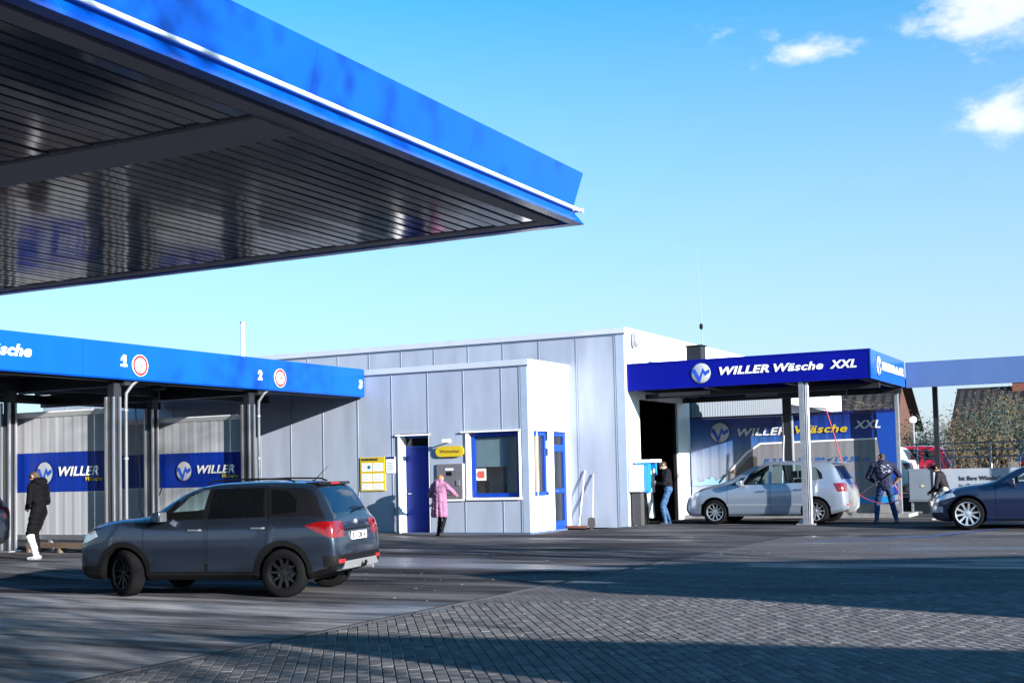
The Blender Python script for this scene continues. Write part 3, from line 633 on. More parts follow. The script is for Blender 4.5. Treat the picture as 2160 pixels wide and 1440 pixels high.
# ribbed cladding on the rear hall side, its colour darkened for shade
for i in range(40):
    q = MB(); q.prism([(35.40+i*0.26, U2+0.004), (35.45+i*0.26, U2+0.05), (35.55+i*0.26, U2+0.05), (35.60+i*0.26, U2+0.004)], 0.1, 4.18, 'z'); q.v = [(y, x, z) for x, y, z in q.v]; part(hall, 'cladding_rib', q, mat('rib cladding', (0.06, 0.075, 0.10), 0.6))
q = MB(); q.box(U2+0.001, U2+0.004, 35.3, 46, 0.1, 4.2); part(hall, 'cladding_sheet', q, mat('rib ground', (0.012, 0.016, 0.024), 0.6))
# fittings on the hall (things of their own)
q = MB()
def rrect(x0, x1, z0, z1, n=8):
    r = (z1-z0)/2; c0, c1, zc = x0+r, x1-r, (z0+z1)/2
    return [(c1+r*math.cos(t), zc+r*math.sin(t)) for t in [-math.pi/2+math.pi*i/n for i in range(n+1)]]+[(c0-r*math.cos(t), zc-r*math.sin(t)) for t in [-math.pi/2+math.pi*i/n for i in range(n+1)]]
ys = thing('cash_point_sign', 'yellow rounded sign above the pay machine', 'sign', (-16.17, V1, 2.12))
q.prism(rrect(-16.585, -15.755, 1.985, 2.255), V1-0.06, V1-0.02, 'y'); part(ys, 'sign_board', q, M_YELLOW)
q = MB(); q.box(-16.45, -15.9, V1-0.02, V1-0.001, 2.08, 2.16); part(ys, 'bracket', q, M_GALV)
q = MB(); lettering(q, 'Wertmarken', 0.12, (-16.46, V1-0.062, 2.085), 'F', width=0.58, bold=0.002, shear=0, ext=0.002); part(ys, 'lettering', q, mat('brown ink', (0.16, 0.10, 0.01), 0.6))
lp = thing('wall_lamp', 'small white floodlight on an arm above the yellow sign', 'lamp', (-16.15, V1, 2.36))
q = MB(); q.tube([(-16.13, V1, 2.37), (-16.13, V1-0.22, 2.39)], 0.018, 6); part(lp, 'arm', q, M_GALV)
q = MB(); q.box(-16.22, -16.04, V1-0.34, V1-0.20, 2.34, 2.43); part(lp, 'lamp_head', q, M_WHITE)
q = MB(); q.box(-16.21, -16.05, V1-0.33, V1-0.21, 2.330, 2.338); part(lp, 'lens', q, M_BLACK)
pm = thing('pay_machine', 'grey built-in pay machine with black screen in front of the woman', 'machine', (-16.2, V1, 0.9))
q = MB(); q.box(-16.575, -15.825, V1-0.035, V1-0.001, 0.90, 1.80); part(pm, 'front_plate', q, mat('machine grey', (0.20, 0.19, 0.22), 0.35, metal=0.4, var=0.15, vscale=2.5))
q = MB(); q.box(-16.29, -16.13, V1-0.040, V1-0.036, 1.50, 1.60); part(pm, 'screen', q, M_BLACK)
q = MB(); q.box(-16.32, -16.08, V1-0.040, V1-0.036, 1.635, 1.69); part(pm, 'label_plate', q, M_LETTER)
q = MB(); q.box(-16.0, -15.9, V1-0.05, V1-0.036, 1.24, 1.38); q.box(-16.3, -16.1, V1-0.06, V1-0.036, 1.02, 1.12); part(pm, 'coin_slot', q, M_GALV)
q = MB(); q.box(-15.82, -15.77, V1-0.03, V1-0.001, 0.86, 1.80); q.box(-16.6, -15.77, V1-0.04, V1-0.001, 0.85, 0.895); part(pm, 'frame', q, M_WHITE)
nb = thing('price_board', 'yellow framed white price board left of the blue door', 'notice board', (-18.55, V1, 1.1))
q = MB(); q.box(-18.94, -18.17, V1-0.03, V1-0.001, 1.14, 2.03); part(nb, 'board', q, M_YELLOW)
q = MB(); lettering(q, 'SB-WASCHANLAGE', 0.08, (-18.90, V1-0.034, 1.945), 'F', width=0.52, bold=0.004, shear=0, ext=0.001); part(nb, 'heading', q, M_INK)
for j, (z0, z1) in enumerate(((1.66, 1.88), (1.39, 1.60), (1.17, 1.34))):
    q = MB()
    q.box(-18.90, -18.57, V1-0.034, V1-0.031, z0, z1); q.box(-18.54, -18.22, V1-0.034, V1-0.031, z0, z1); pg = part(nb, 'price_sheet', q, M_LETTER)
    q = MB()
    for i in range(4):
        q.box(-18.87, -18.70, V1-0.037, V1-0.0345, z1-0.035-i*0.04, z1-0.022-i*0.04); q.box(-18.50, -18.28, V1-0.037, V1-0.0345, z1-0.035-i*0.04, z1-0.022-i*0.04)
    part(pg, 'print', q, mat('pale print', (0.42, 0.44, 0.52), 0.6))
q = MB(); disc(q, (-18.66, V1-0.034, 1.77), 0.05, 0.003, 'F'); part(nb, 'round_mark', q, mat('teal mark', (0.0, 0.14, 0.24), 0.5))
q = MB(); q.box(-18.13, -17.86, V1-0.02, V1-0.001, 1.60, 2.03); nn = solo('notice', 'small white notice with navy header beside the price board', 'notice', (-18, V1, 1.6), q, M_LETTER)
q = MB(); q.box(-18.13, -17.86, V1-0.024, V1-0.021, 1.975, 2.03)
for i in range(6): q.box(-18.09, -17.92, V1-0.024, V1-0.021, 1.86-i*0.04, 1.868-i*0.04)
part(nn, 'print', q, M_NAVY)
sn = thing('alarm_horn', 'grey horn lamp at the top of the sunlit hall corner', 'siren', (U2, 30.86, 4.7))
q = MB(); q.lathe([(0.05, 0), (0.09, 0.05), (0.10, 0.30), (0.06, 0.40)], (U2+0.10, 30.86, 4.77), 'z', 12); part(sn, 'horn', q, M_GALV, smooth=True)
q = MB(); q.box(U2, U2+0.10, 30.83, 30.89, 5.0, 5.12); part(sn, 'bracket', q, M_GALV)
q = MB(); q.tube([(U2+0.02, 30.86, 4.77), (U2+0.02, 30.87, 4.3)], 0.012, 6); part(sn, 'cable', q, M_GALV)
am = thing('roof_antenna', 'thin whip antenna on the hall roof', 'antenna', (-12.75, 38.0, ZT))
q = MB(); q.tube([(-12.75, 38.0, ZT-0.02), (-12.75, 38.0, 6.6), (-12.82, 38.0, 8.5)], [0.014, 0.008, 0.004], 6); part(am, 'rod', q, mat('antenna rod', (0.10, 0.16, 0.24), 0.5))
q = MB(); q.lathe([(0.02, -0.10), (0.055, -0.05), (0.06, 0.04), (0.02, 0.1)], (-12.75, 37.97, 6.03), 'z', 10); part(am, 'clamp_block', q, M_BLACK, smooth=True)
ms = thing('flue_mast', 'white round flue pipe rising above the wash bay canopy', 'flue', (-28.78, 35, ZT-0.02))
q = MB(); q.tube([(-28.78, 35, ZT-0.02), (-28.78, 35, 7.05)], 0.075, 12); part(ms, 'pipe', q, M_WHITE, smooth=True)
q = MB(); q.lathe([(0.09, 0), (0.09, 0.06)], (-28.78, 35, 7.05), 'z', 12); part(ms, 'cap', q, M_GALV)
# tools leaning on the wall
tl = thing('shovel', 'shovel with light handle leaning on the hall wall, right of the broom', 'shovel', (-13.22, 30.0, 0))
q = MB(); q.tube([(-13.20, 30.02, 0.22), (-13.26, V2-0.02, 1.46)], 0.016, 8); part(tl, 'handle', q, mat('pale wood', (0.42, 0.40, 0.37), 0.6))
q = MB(); q.prism([(-13.32, 0.30), (-13.33, 0.12), (-13.22, 0.0), (-13.11, 0.12), (-13.12, 0.30), (-13.19, 0.33), (-13.25, 0.33)], 29.985, 30.0, 'y'); part(tl, 'blade', q, mat('worn steel', (0.11, 0.10, 0.10), 0.5, metal=0.5, var=0.4))
tb = thing('broom', 'broom with white handle leaning on the hall wall, left of the shovel', 'broom', (-13.6, 30.0, 0))
q = MB(); q.tube([(-13.60, 30.05, 0.10), (-13.50, V2-0.02, 1.55)], 0.015, 8); part(tb, 'handle', q, M_WHITE)
q = MB(); q.box(-13.95, -13.38, 29.98, 30.08, 0.05, 0.11); part(tb, 'head', q, mat('broom wood', (0.16, 0.05, 0.03), 0.6))
q = MB()
for i in range(18): q.box(-13.945+i*0.031, -13.925+i*0.031, 29.985, 30.075, 0.0, 0.05)
part(tb, 'bristles', q, M_BLACK)
# foam and vacuum station at the gate jamb
vm = thing('foam_station', 'white and blue wall-hung service station on a dark stand at the gate jamb', 'machine', (-12.0, 30.9, 0))
q = MB(); q.box(-12.28, -11.98, 30.34, 30.62, 0.97, 1.66); part(vm, 'side_cabinet', q, M_WHITE)
q = MB(); q.box(-12.22, -11.86, 30.64, 30.86, 0.94, 1.72); part(vm, 'blue_cabinet', q, M_CYAN)
q = MB(); q.box(-12.22, -11.90, 30.865, 31.22, 0.94, 1.55); part(vm, 'dispenser', q, M_WHITE)
q = MB(); q.box(-12.25, -11.78, 30.64, 31.45, 1.722, 1.80); part(vm, 'canopy', q, M_WHITE)
q = MB(); q.box(-12.0, -11.87, 31.23, 31.33, 1.38, 1.70); part(vm, 'display', q, M_CYAN)
q = MB(); q.box(-12.24, -12.0, 30.42, 30.66, 0.1, 0.93); part(vm, 'stand', q, mat('stand grey', (0.05, 0.05, 0.055), 0.5))
q = MB(); q.prism([(30.90, 0.93), (31.16, 0.93), (31.28, 0.26), (31.06, 0.26)], -12.02, -11.94, 'x'); part(vm, 'drip_panel', q, M_WHITE)
q = MB(); q.box(-12.22, -11.99, 30.46, 30.60, 0.935, 0.965); part(vm, 'hose_clip', q, M_BLACK)
q = MB(); q.box(-12.20, -12.06, 30.95, 31.1, 0.1, 0.935); part(vm, 'leg', q, M_DARK)

# ------------------------------------------------------------------ XXL wash place
VX, UX, ZX0, ZX1 = 30.44, -6.03, 3.60, 4.30
xc = thing('xxl_canopy', 'blue XXL canopy with shade-darkened front and white lettering over the silver car', 'canopy', (-9.2, 33, 0.1))
q = MB(); q.box(U2+0.004, UX, VX, VX+0.06, ZX0, ZX1); q.box(U2+0.004, UX+0.01, VX-0.012, VX-0.002, ZX1-0.035, ZX1+0.012); part(xc, 'front_fascia', q, M_BLUE_SHADE)
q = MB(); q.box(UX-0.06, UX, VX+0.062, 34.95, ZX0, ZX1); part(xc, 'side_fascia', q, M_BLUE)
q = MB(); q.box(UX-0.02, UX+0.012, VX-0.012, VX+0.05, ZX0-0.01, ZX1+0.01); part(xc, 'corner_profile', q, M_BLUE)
q = MB(); q.box(U2+0.004, UX-0.062, VX+0.062, 34.95, ZX1-0.20, ZX1-0.10); part(xc, 'roof_deck', q, M_DECK)
q = MB()
for i in range(15): q.box(U2+0.01, UX-0.07, VX+0.2+i*0.3, VX+0.3+i*0.3, ZX1-0.26, ZX1-0.205)
part(xc, 'deck_rib', q, M_DECK)
for uu in (-11.95, -10.2, -8.1, -6.25):
    q = MB(); q.box(uu-0.07, uu+0.07, VX+0.065, 34.9, ZX0-0.02, ZX1-0.27); part(xc, 'beam', q, M_DARK)
for vv in (31.8, 34.75):
    q = MB(); q.box(U2+0.01, UX-0.065, vv-0.06, vv+0.06, ZX0-0.16, ZX0-0.03); part(xc, 'cross_beam', q, M_DARK)
for uu, vv in ((-11.0, 31.2), (-9.3, 33.4)):
    q = MB(); q.box(uu-0.7, uu+0.7, vv-0.05, vv+0.05, ZX0-0.14, ZX0-0.05); part(xc, 'strip_light', q, MATS['lamp tray'])
q = MB(); q.box(-9.0, -7.2, 33.0, 33.25, ZX0-0.24, ZX0-0.08); part(xc, 'boom_housing', q, M_DARK)
q = MB(); q.box(U2+0.004, UX-0.062, 34.92, 34.98, ZX0-0.02, ZX1); part(xc, 'rear_fascia', q, M_BLUE_SHADE)
logo(xc, (-10.26, VX-0.004, 3.955), 0.25)
for tx, uu, wd_, bo in (('WILLER', -9.78, 1.28, .016), ('Wäsche', -8.38, 1.22, .014), ('XXL', -7.0, .64, .016)):
    q = MB(); lettering(q, tx, 0.27, (uu, VX-0.010, 3.885), 'F', width=wd_, bold=bo*0.55, ext=0.008, spacing=1.08); part(xc, 'lettering', q, M_LETTER)
#, VX-0.010, 3.885), 'F', width=1.28, bold=0.016, ext=0.008); lettering(q, 'Wäsche', 0.27, (-8.38, VX-0.010, 3.885), 'F', width=1.22, bold=0.014, ext=0.008); lettering(q, 'XXL', 0.27, (-7.0, VX-0.010, 3.885), 'F', width=0.64, bold=0.016, ext=0.008); part(xc, 'lettering', q, M_LETTER)
logo(xc, (UX+0.004, 31.4, 3.96), 0.24, 'S')
q = MB(); lettering(q, 'WILLER Wäsche XXL', 0.27, (UX+0.010, 31.85, 3.885), 'S', width=2.85, bold=0.010, ext=0.008, spacing=1.05); part(xc, 'side_lettering', q, M_LETTER)
def xpost(uu, vv, z0, lab, w=0.10, pipe=False):
    t = thing('canopy_post', lab, 'post', (uu, vv, z0), 'posts of the xxl canopy')
    q = MB(); q.box(uu-w, uu+w*0.2, vv-0.09, vv+0.06, z0, ZX0+0.05); part(t, 'column', q, M_GALV)
    q = MB(); q.box(uu-w-0.16, uu+w+0.08, vv-0.12, vv+0.09, z0, z0+0.03); q.prism([(uu-w-0.16, z0+0.03), (uu-w, z0+0.03), (uu-w, z0+0.2)], vv-0.04, vv-0.02, 'y'); part(t, 'base_plate', q, M_GALV)
    if pipe:
        q = MB(); q.tube([(uu+0.085, vv+0.0, ZX0-0.02), (uu+0.085, vv-0.02, 2.2), (uu+0.085, vv-0.02, z0+0.03)], 0.05, 10); part(t, 'downpipe', q, M_ALU, smooth=True)
    return t
xpost(-7.70, 30.58, 0.1, 'silver front post with downpipe in front of the silver car', pipe=True)
xpost(-6.22, 34.85, 0.12, 'slim grey rear post beside the man with the lance', w=0.07)
q = MB(); q.box(-11.08, -10.68, 31.7, 32.1, ZX1-0.1, 4.78); rv = solo('roof_vent', 'black square vent box on the blue XXL canopy roof', 'vent', (-10.9, 31.9, ZX1-0.1), q, M_DARK)
q = MB(); q.box(-11.12, -10.64, 31.66, 32.14, 4.785, 4.81); part(rv, 'cap', q, M_BLACK)
# kerb and banner wall behind the car
q = MB(); q.box(U2+0.01, -6.0, 34.55, 36.0, 0.02, 0.20)
solo('kerb', None, None, (-9, 35, 0), q, M_CONC, kind='structure')
VBn = 35.16
xb = thing('xxl_banner_wall', 'wide blue printed banner wall with a truck picture behind the silver car', 'banner', (-9.2, VBn, 0.2))
def gradient_mat(name, axis_deg, stops, rough=0.4):
    m = D.materials.new(name); m.use_nodes = True; t = m.node_tree; b = t.nodes['Principled BSDF']; b.inputs['Roughness'].default_value = rough
    co = t.nodes.new('ShaderNodeTexCoord'); mp_ = t.nodes.new('ShaderNodeMapping'); mp_.inputs['Rotation'].default_value = (0, R_(axis_deg), 0)
    sx = t.nodes.new('ShaderNodeSeparateXYZ'); r = t.nodes.new('ShaderNodeValToRGB'); mr_ = t.nodes.new('ShaderNodeMapRange')
    t.links.new(co.outputs['Object'], mp_.inputs[0]); t.links.new(mp_.outputs[0], sx.inputs[0]); t.links.new(sx.outputs['Z'], mr_.inputs[0]); t.links.new(mr_.outputs[0], r.inputs[0]); t.links.new(r.outputs[0], b.inputs['Base Color'])
    mr_.inputs[1].default_value = 0; mr_.inputs[2].default_value = 3.0
    e = r.color_ramp.elements; e[0].position, e[0].color = stops[0][0], (*stops[0][1], 1); e[1].position, e[1].color = stops[-1][0], (*stops[-1][1], 1)
    for p_, c_ in stops[1:-1]: x = e.new(p_); x.color = (*c_, 1)
    MATS[name] = m; return m
M_BANNER = gradient_mat('banner print', -8, [(0.02, (0.25, 0.28, 0.35)), (0.40, (0.22, 0.26, 0.35)), (0.62, (0.03, 0.11, 0.32)), (0.80, (0.006, 0.035, 0.24)), (1.0, (0.003, 0.012, 0.12))])
q = MB(); corr(q, U2+0.06, -6.34, VBn, 0.44, 2.97, amp=0.007); part(xb, 'banner_sheet', q, M_BANNER, smooth=True)
q = MB(); q.box(U2+0.06, -6.30, VBn-0.05, VBn+0.05, 2.975, 3.03); part(xb, 'top_rail', q, M_NAVY)
q = MB(); q.box(U2+0.06, -6.30, VBn-0.04, VBn+0.05, 0.20, 0.435); part(xb, 'base_sheet', q, M_CONC)
VP_ = VBn-0.036
def pshape(name, pts, m, d=0.0):
    q = MB(); n = len(pts); q.add([(x, VP_-d, z) for x, z in pts], [tuple(range(n))]); return part(xb, name, q, m)
M_TRUCK = mat('grey truck print', (0.20, 0.20, 0.225), 0.4, var=0.25, vscale=1.5, streak=(5, 1, 0.2))
tr = pshape('truck_print', [(-12.2, 0.46), (-11.5, 0.95), (-11.05, 1.45), (-10.55, 1.95), (-10.14, 2.20), (-6.86, 2.24), (-6.66, 0.62), (-6.7, 0.46)], M_TRUCK)
pshape('truck_edge', [(-11.08, 1.44), (-10.58, 1.96), (-10.15, 2.225), (-6.87, 2.265), (-6.87, 2.22), (-10.13, 2.175), (-10.53, 1.92), (-11.02, 1.42)], M_LETTER, 0.003)
pshape('truck_window', [(-10.92, 1.38), (-10.45, 1.84), (-10.25, 1.84), (-10.25, 1.30), (-10.9, 1.0)], mat('print dark', (0.09, 0.08, 0.08), 0.4, var=0.5, vscale=3), 0.003)
pshape('truck_mirror', [(-11.42, 1.13), (-11.20, 1.36), (-11.14, 1.34), (-11.40, 1.06)], M_INK, 0.004)
pshape('truck_lamp', [(-11.05, 1.40), (-10.98, 1.48), (-10.93, 1.43), (-10.96, 1.36)], mat('print brown', (0.12, 0.03, 0.02), 0.5), 0.006)
pshape('splash_print', [(-12.2, 1.18)]+[(-12.2+0.1*i, 1.16+0.10*math.sin(i*1.9)*math.sin(i*0.7)+0.03*i/3) for i in range(1, 11)]+[(-11.2, 1.06), (-11.7, 1.04), (-12.2, 1.02)], mat('splash print', (0.24, 0.42, 0.60), 0.4), 0.003)
pshape('cyan_band', [(-8.3, 0.47), (-8.3, 0.62), (-6.45, 0.66), (-6.45, 0.47)], mat('print cyan', (0.01, 0.22, 0.55), 0.4), 0.004)
pshape('blue_end', [(-6.64, 0.7), (-6.86, 2.27), (-6.86, 2.95), (-6.36, 2.95), (-6.36, 0.7)], mat('print deep blue', (0.004, 0.05, 0.32), 0.4), 0.002)
logo(xb, (-11.33, VP_, 2.56), 0.28, relief=0.003)
for tx, uu, wd_, zz in (('WILLER', -10.80, 1.42, 2.44), ('XXL', -7.47, 0.72, 2.54)):
    q = MB(); lettering(q, tx, 0.30, (uu, VP_-0.006, zz), 'F', width=wd_, bold=0.008, ext=0.001, spacing=1.08); part(xb, 'lettering', q, mat('print white', (0.62, 0.62, 0.64), 0.4))
q = MB(); lettering(q, 'Wäsche', 0.30, (-9.12, VP_-0.006, 2.46), 'F', width=1.46, bold=0.007, ext=0.001, spacing=1.08); part(xb, 'yellow_lettering', q, M_YELLOW)
q = MB(); lettering(q, 'B 2.50 x H 2.90 x L 9.50 m', 0.20, (-10.05, VP_-0.006, 1.63), 'F', width=2.98, bold=0.005, ext=0.001, spacing=1.05); part(xb, 'size_lettering', q, mat('print blue', (0.01, 0.09, 0.33), 0.4))
for i in range(5): pshape('arrow_print', [(-8.15+i*0.24, 1.27), (-8.0+i*0.24, 1.36), (-7.94+i*0.24, 1.36), (-8.08+i*0.24, 1.27), (-7.94+i*0.24, 1.18), (-8.0+i*0.24, 1.18)], mat('print slate', (0.12, 0.20, 0.38), 0.4), 0.004)
# lance holders between post and banner
lh = thing('lance_holder', 'upright twin lance tubes in front of the banner behind the silver car', 'lance holder', (-9.22, 34.7, 0.2))
for du in (-0.12, 0.12):
    q = MB(); q.tube([(-9.22+du, 34.7, 0.2), (-9.22+du, 34.7, 2.95)], 0.045, 8); part(lh, 'tube', q, M_ALU, smooth=True)
q = MB(); q.box(-9.34, -9.10, 34.66, 34.74, 0.2, ZX0-0.1); part(lh, 'column', q, M_DARK)
q = MB(); q.tube([(-9.40, 34.6, 1.0), (-9.34, 34.6, 1.9), (-9.30, 34.6, 2.4)], 0.014, 6); part(lh, 'lance', q, M_GALV)

# vacuum canopy behind on the right
vcn = thing('vacuum_canopy', 'plain grey blue fascia canopy at the right behind the blue XXL canopy', 'canopy', (-2, 36.5, 0.1))
q = MB(); q.box(UX+0.02, 8, 35.0, 35.06, 3.58, 4.27); part(vcn, 'front_fascia', q, mat('grey blue fascia', (0.075, 0.135, 0.31), 0.4, spec=0.25, var=0.08, vscale=1.5, streak=(1, 1, 0.3)))
q = MB(); q.box(UX+0.02, 8, 35.062, 38.2, 4.0, 4.1); part(vcn, 'roof_deck', q, M_DECK)
for uu in (-5.42, -0.6, 4.2):
    q = MB(); q.box(uu-0.065, uu+0.065, 35.94, 36.06, 0.1, 3.98); part(vcn, 'column', q, M_DARK)
cb = thing('switch_cabinet', 'grey control cabinet on legs right of the man with the lance', 'cabinet', (-5.9, 36.2, 0.1))
q = MB(); q.box(-6.23, -5.57, 36.0, 36.4, 0.48, 1.38); part(cb, 'box', q, mat('cabinet grey', (0.16, 0.19, 0.24), 0.45, var=0.1))
q = MB(); q.box(-6.2, -5.6, 35.985, 35.998, 0.52, 1.34); part(cb, 'door', q, MATS['cabinet grey'])
q = MB(); q.prism(rrect(-5.90, -5.80, 0.88, 0.94), 35.975, 35.984, 'y'); part(cb, 'label_plate', q, mat('cabinet sticker', (0.5, 0.45, 0.25), 0.5))
for uu in (-6.15, -5.65):
    q = MB(); q.box(uu-0.03, uu+0.03, 36.05, 36.11, 0.1, 0.48); part(cb, 'leg', q, M_GALV)
# advertising board on the retaining wall
q = MB(); q.box(-6.3, 9, 37.3, 37.55, 0, 1.0); solo('retaining_wall', 'low concrete wall below the parking terrace', 'wall', (1, 37.4, 0), q, M_CONC)
ad = thing('advert_board', 'long pale advertising board with dark lettering behind the navy car', 'board', (-3, 37.1, 0.1))
q = MB(); q.box(-5.66, 1.5, 37.0, 37.06, 0.42, 1.36); part(ad, 'board', q, mat('advert print', (0.32, 0.36, 0.43), 0.45, var=0.08))
for tx, zz in (('Ist Ihre Windschutzscheibe', 1.03), ('in Ordnung?', 0.82)):
    q = MB(); lettering(q, tx, 0.17, (-5.02, 36.992, zz), 'F', bold=0.004, shear=0, ext=0.001); part(ad, 'lettering', q, M_INK)
for uu in (-5.3, -2.6, 0.5):
    q = MB(); q.box(uu-0.03, uu+0.03, 37.07, 37.13, 0.1, 0.9); part(ad, 'leg', q, M_GALV)
# ------------------------------------------------------------------ cars
def pchip(pts):
    x = np.array([p[0] for p in pts], float); y = np.array([p[1] for p in pts], float)
    h = np.diff(x); d = np.diff(y)/h; m = np.zeros_like(y)
    for i in range(1, len(x)-1):
        if d[i-1]*d[i] > 0:
            w1, w2 = 2*h[i]+h[i-1], h[i]+2*h[i-1]; m[i] = (w1+w2)/(w1/d[i-1]+w2/d[i])
    m[0], m[-1] = d[0], d[-1]
    def f(t):
        t = min(max(t, x[0]), x[-1]); i = min(max(int(np.searchsorted(x, t))-1, 0), len(h)-1)
        s = (t-x[i])/h[i]
        return ((1+2*s)*(1-s)**2*y[i]+s*(1-s)**2*h[i]*m[i]+s*s*(3-2*s)*y[i+1]+s*s*(s-1)*h[i]*m[i+1])
    return f
def loft(P, inset=0.0, floor=None, xr=None, n=84):
    L = P['L']; top, belt, bot, w, wt = (P['_'+k] for k in ('top', 'belt', 'bot', 'w', 'wt'))
    if xr: xs = [xr[0]+(xr[1]-xr[0])*i/n for i in range(n+1)]
    else: xs = [L*0.5*(1-math.cos(math.pi*i/n))*0.55+L*i/n*0.45 for i in range(n+1)]
    rings = []
    for x in xs:
        zt = top(x)-inset; ww = w(x)-inset; tt = min(wt(x), w(x)*0.97)-inset
        zb = bot(x) if floor is None else floor
        zbl = min(belt(x), zt-0.03); zbl = max(zbl, zb+0.05); zt = max(zt, zbl+0.03)
        h1 = zbl-zb; h2 = zt-zbl; cr_ = min(0.055, 0.45*h2); ze = zt-cr_; sh = ww*0.965
        half = [(ww*0.60, zb), (ww*0.90, zb+0.004), (ww*0.972, zb+min(0.07, h1*.2)), (ww*0.985, zb+0.28*h1), (ww*1.0, zb+0.50*h1), (ww*1.0, zb+0.72*h1), (ww*0.99, zb+0.88*h1), (sh, zbl)]
        for s in (0.08, 0.35, 0.65, 0.92): half.append((sh+(tt-sh)*(s+0.10*math.sin(math.pi*s)*-1), zbl+(ze-zbl)*s))
        half += [(tt*0.965, ze+cr_*0.25), (tt*0.90, ze+cr_*0.55), (tt*0.70, ze+cr_*0.82), (tt*0.35, ze+cr_*0.97)]
        rings.append([(x, 0, zb)]+[(x, a, b) for a, b in half]+[(x, 0, zt)]+[(x, -a, b) for a, b in half[::-1]])
    q = MB(); k = len(rings[0]); m = len(rings)
    q.v = [p for r in rings for p in r]
    for i in range(m-1):
        for j in range(k): q.f.append((i*k+j, i*k+(j+1) % k, (i+1)*k+(j+1) % k, (i+1)*k+j))
    q.f.append(tuple(range(k-1, -1, -1))); q.f.append(tuple(range((m-1)*k, m*k))); q.m = [0]*len(q.f)
    return q
def tmpmesh(q):
    me = D.meshes.new('solid'); me.from_pydata(q.v, [], q.f)
    bm = bmesh.new(); bm.from_mesh(me); bmesh.ops.recalc_face_normals(bm, faces=bm.faces); bmesh.ops.triangulate(bm, faces=[f for f in bm.faces if len(f.verts) > 4]); bm.to_mesh(me); bm.free()
    return me
def boolean(a, b, op):
    """a, b meshes -> new mesh"""
    oa = D.objects.new('ba', a); ob = D.objects.new('bb', b); COL.objects.link(oa); COL.objects.link(ob)
    md = oa.modifiers.new('b', 'BOOLEAN'); md.object = ob; md.operation = op
    out = None
    for sol in ('MANIFOLD', 'EXACT'):
        md.solver = sol
        dg = bpy.context.evaluated_depsgraph_get(); out = D.meshes.new_from_object(oa.evaluated_get(dg))
        if len(out.polygons) > 3: break
    D.objects.remove(oa); D.objects.remove(ob)
    return out
def prism_mesh(poly, a0, a1, axis='y'):
    q = MB(); q.prism(list(poly), a0, a1, axis); return tmpmesh(q)
def grow(poly, d):
    cx = sum(p[0] for p in poly)/len(poly); cz = sum(p[1] for p in poly)/len(poly); o = []
    for x, z in poly:
        l = math.hypot(x-cx, z-cz); o.append((cx+(x-cx)*(l+d)/l, cz+(z-cz)*(l+d)/l))
    return o
def offset_mesh(me, d):
    bm = bmesh.new(); bm.from_mesh(me); bm.normal_update()
    bmesh.ops.remove_doubles(bm, verts=bm.verts, dist=1e-5); bm.normal_update()
    for v in bm.verts: v.co += v.normal*d
    bm.to_mesh(me); bm.free(); return me
def wheel_meshes(r, width, rim_r, spokes, m_rim, style):
    t = MB(); h = width/2
    t.lathe([(rim_r*0.99, -h*0.80), (rim_r*1.02, -h*0.96), (r*0.93, -h), (r*0.985, -h*0.80), (r, -h*0.5), (r, h*0.5), (r*0.985, h*0.80), (r*0.93, h), (rim_r*1.02, h*0.96), (rim_r*0.99, h*0.80)], (0, 0, 0), 'y', 40, caps=False)
    ty = t.mesh('tyre', M_RUBBER, smooth=True, sharp=60)
    q = MB(); n = 40
    # barrel (inside, dark) and lip
    q.lathe([(rim_r*0.3, -h*0.3), (rim_r*0.93, -h*0.3), (rim_r*0.93, h*0.25)], (0, 0, 0), 'y', n, 1, caps=False)
    for i in range(n):
        a0, a1 = 2*math.pi*i/n, 2*math.pi*(i+1)/n
        ring = [(rim_r*1.0, h*0.86), (rim_r*0.985, h*0.93), (rim_r*0.93, h*0.88), (rim_r*0.91, h*0.60), (rim_r*0.93, h*0.20)]
        vs_ = [(rr*math.cos(a), y, rr*math.sin(a)) for a in (a0, a1) for rr, y in ring]; k = len(ring)
        q.add(vs_, [(j, j+1, k+j+1, k+j) for j in range(k-1)])
    for i in range(spokes):
        a = 2*math.pi*(i+0.5)/spokes
        if style == 'double':
            offs = (-0.055, 0.055)
        else: offs = (0.0,)
        for of in offs:
            wd0, wd1 = (0.034, 0.026) if style == 'double' else ((0.05, 0.034) if spokes < 8 else (0.026, 0.020))
            ca, sa = math.cos(a), math.sin(a)
            def pt(rad, tan, y): return (rad*ca-tan*sa, y, rad*sa+tan*ca)
            i0, i1 = rim_r*0.16, rim_r*0.96
            vs_ = [pt(i0, of*0.4-wd0/2, h*0.62), pt(i0, of*0.4+wd0/2, h*0.62), pt(i1, of*1.25+wd1/2, h*0.80), pt(i1, of*1.25-wd1/2, h*0.80),
                  pt(i0, of*0.4-wd0*0.7, h*0.38), pt(i0, of*0.4+wd0*0.7, h*0.38), pt(i1, of*1.25+wd1*0.7, h*0.55), pt(i1, of*1.25-wd1*0.7, h*0.55)]
            q.add(vs_, [(0, 1, 2, 3), (7, 6, 5, 4), (0, 4, 5, 1), (1, 5, 6, 2), (2, 6, 7, 3), (3, 7, 4, 0)])
    q.lathe([(rim_r*0.24, h*0.2), (rim_r*0.24, h*0.64), (rim_r*0.15, h*0.70)], (0, 0, 0), 'y', 16)
    q.lathe([(rim_r*0.55, -h*0.1), (rim_r*0.55, h*0.05)], (0, 0, 0), 'y', 20, 2)
    rm = q.mesh('rim', [m_rim, M_BLACK, M_GALV], smooth=True, sharp=35)
    return ty, rm
def carpaint(name, col, metal=0.35, rough=0.22):
    m = mat(name, col, rough, metal=metal, spec=0.5, coat=1.0); return m
M_CARGLASS = glass('car glass', (0.86, 0.94, 0.94), 0.06)
M_TINT = glass('tinted car glass', (0.10, 0.13, 0.16), 0.45)
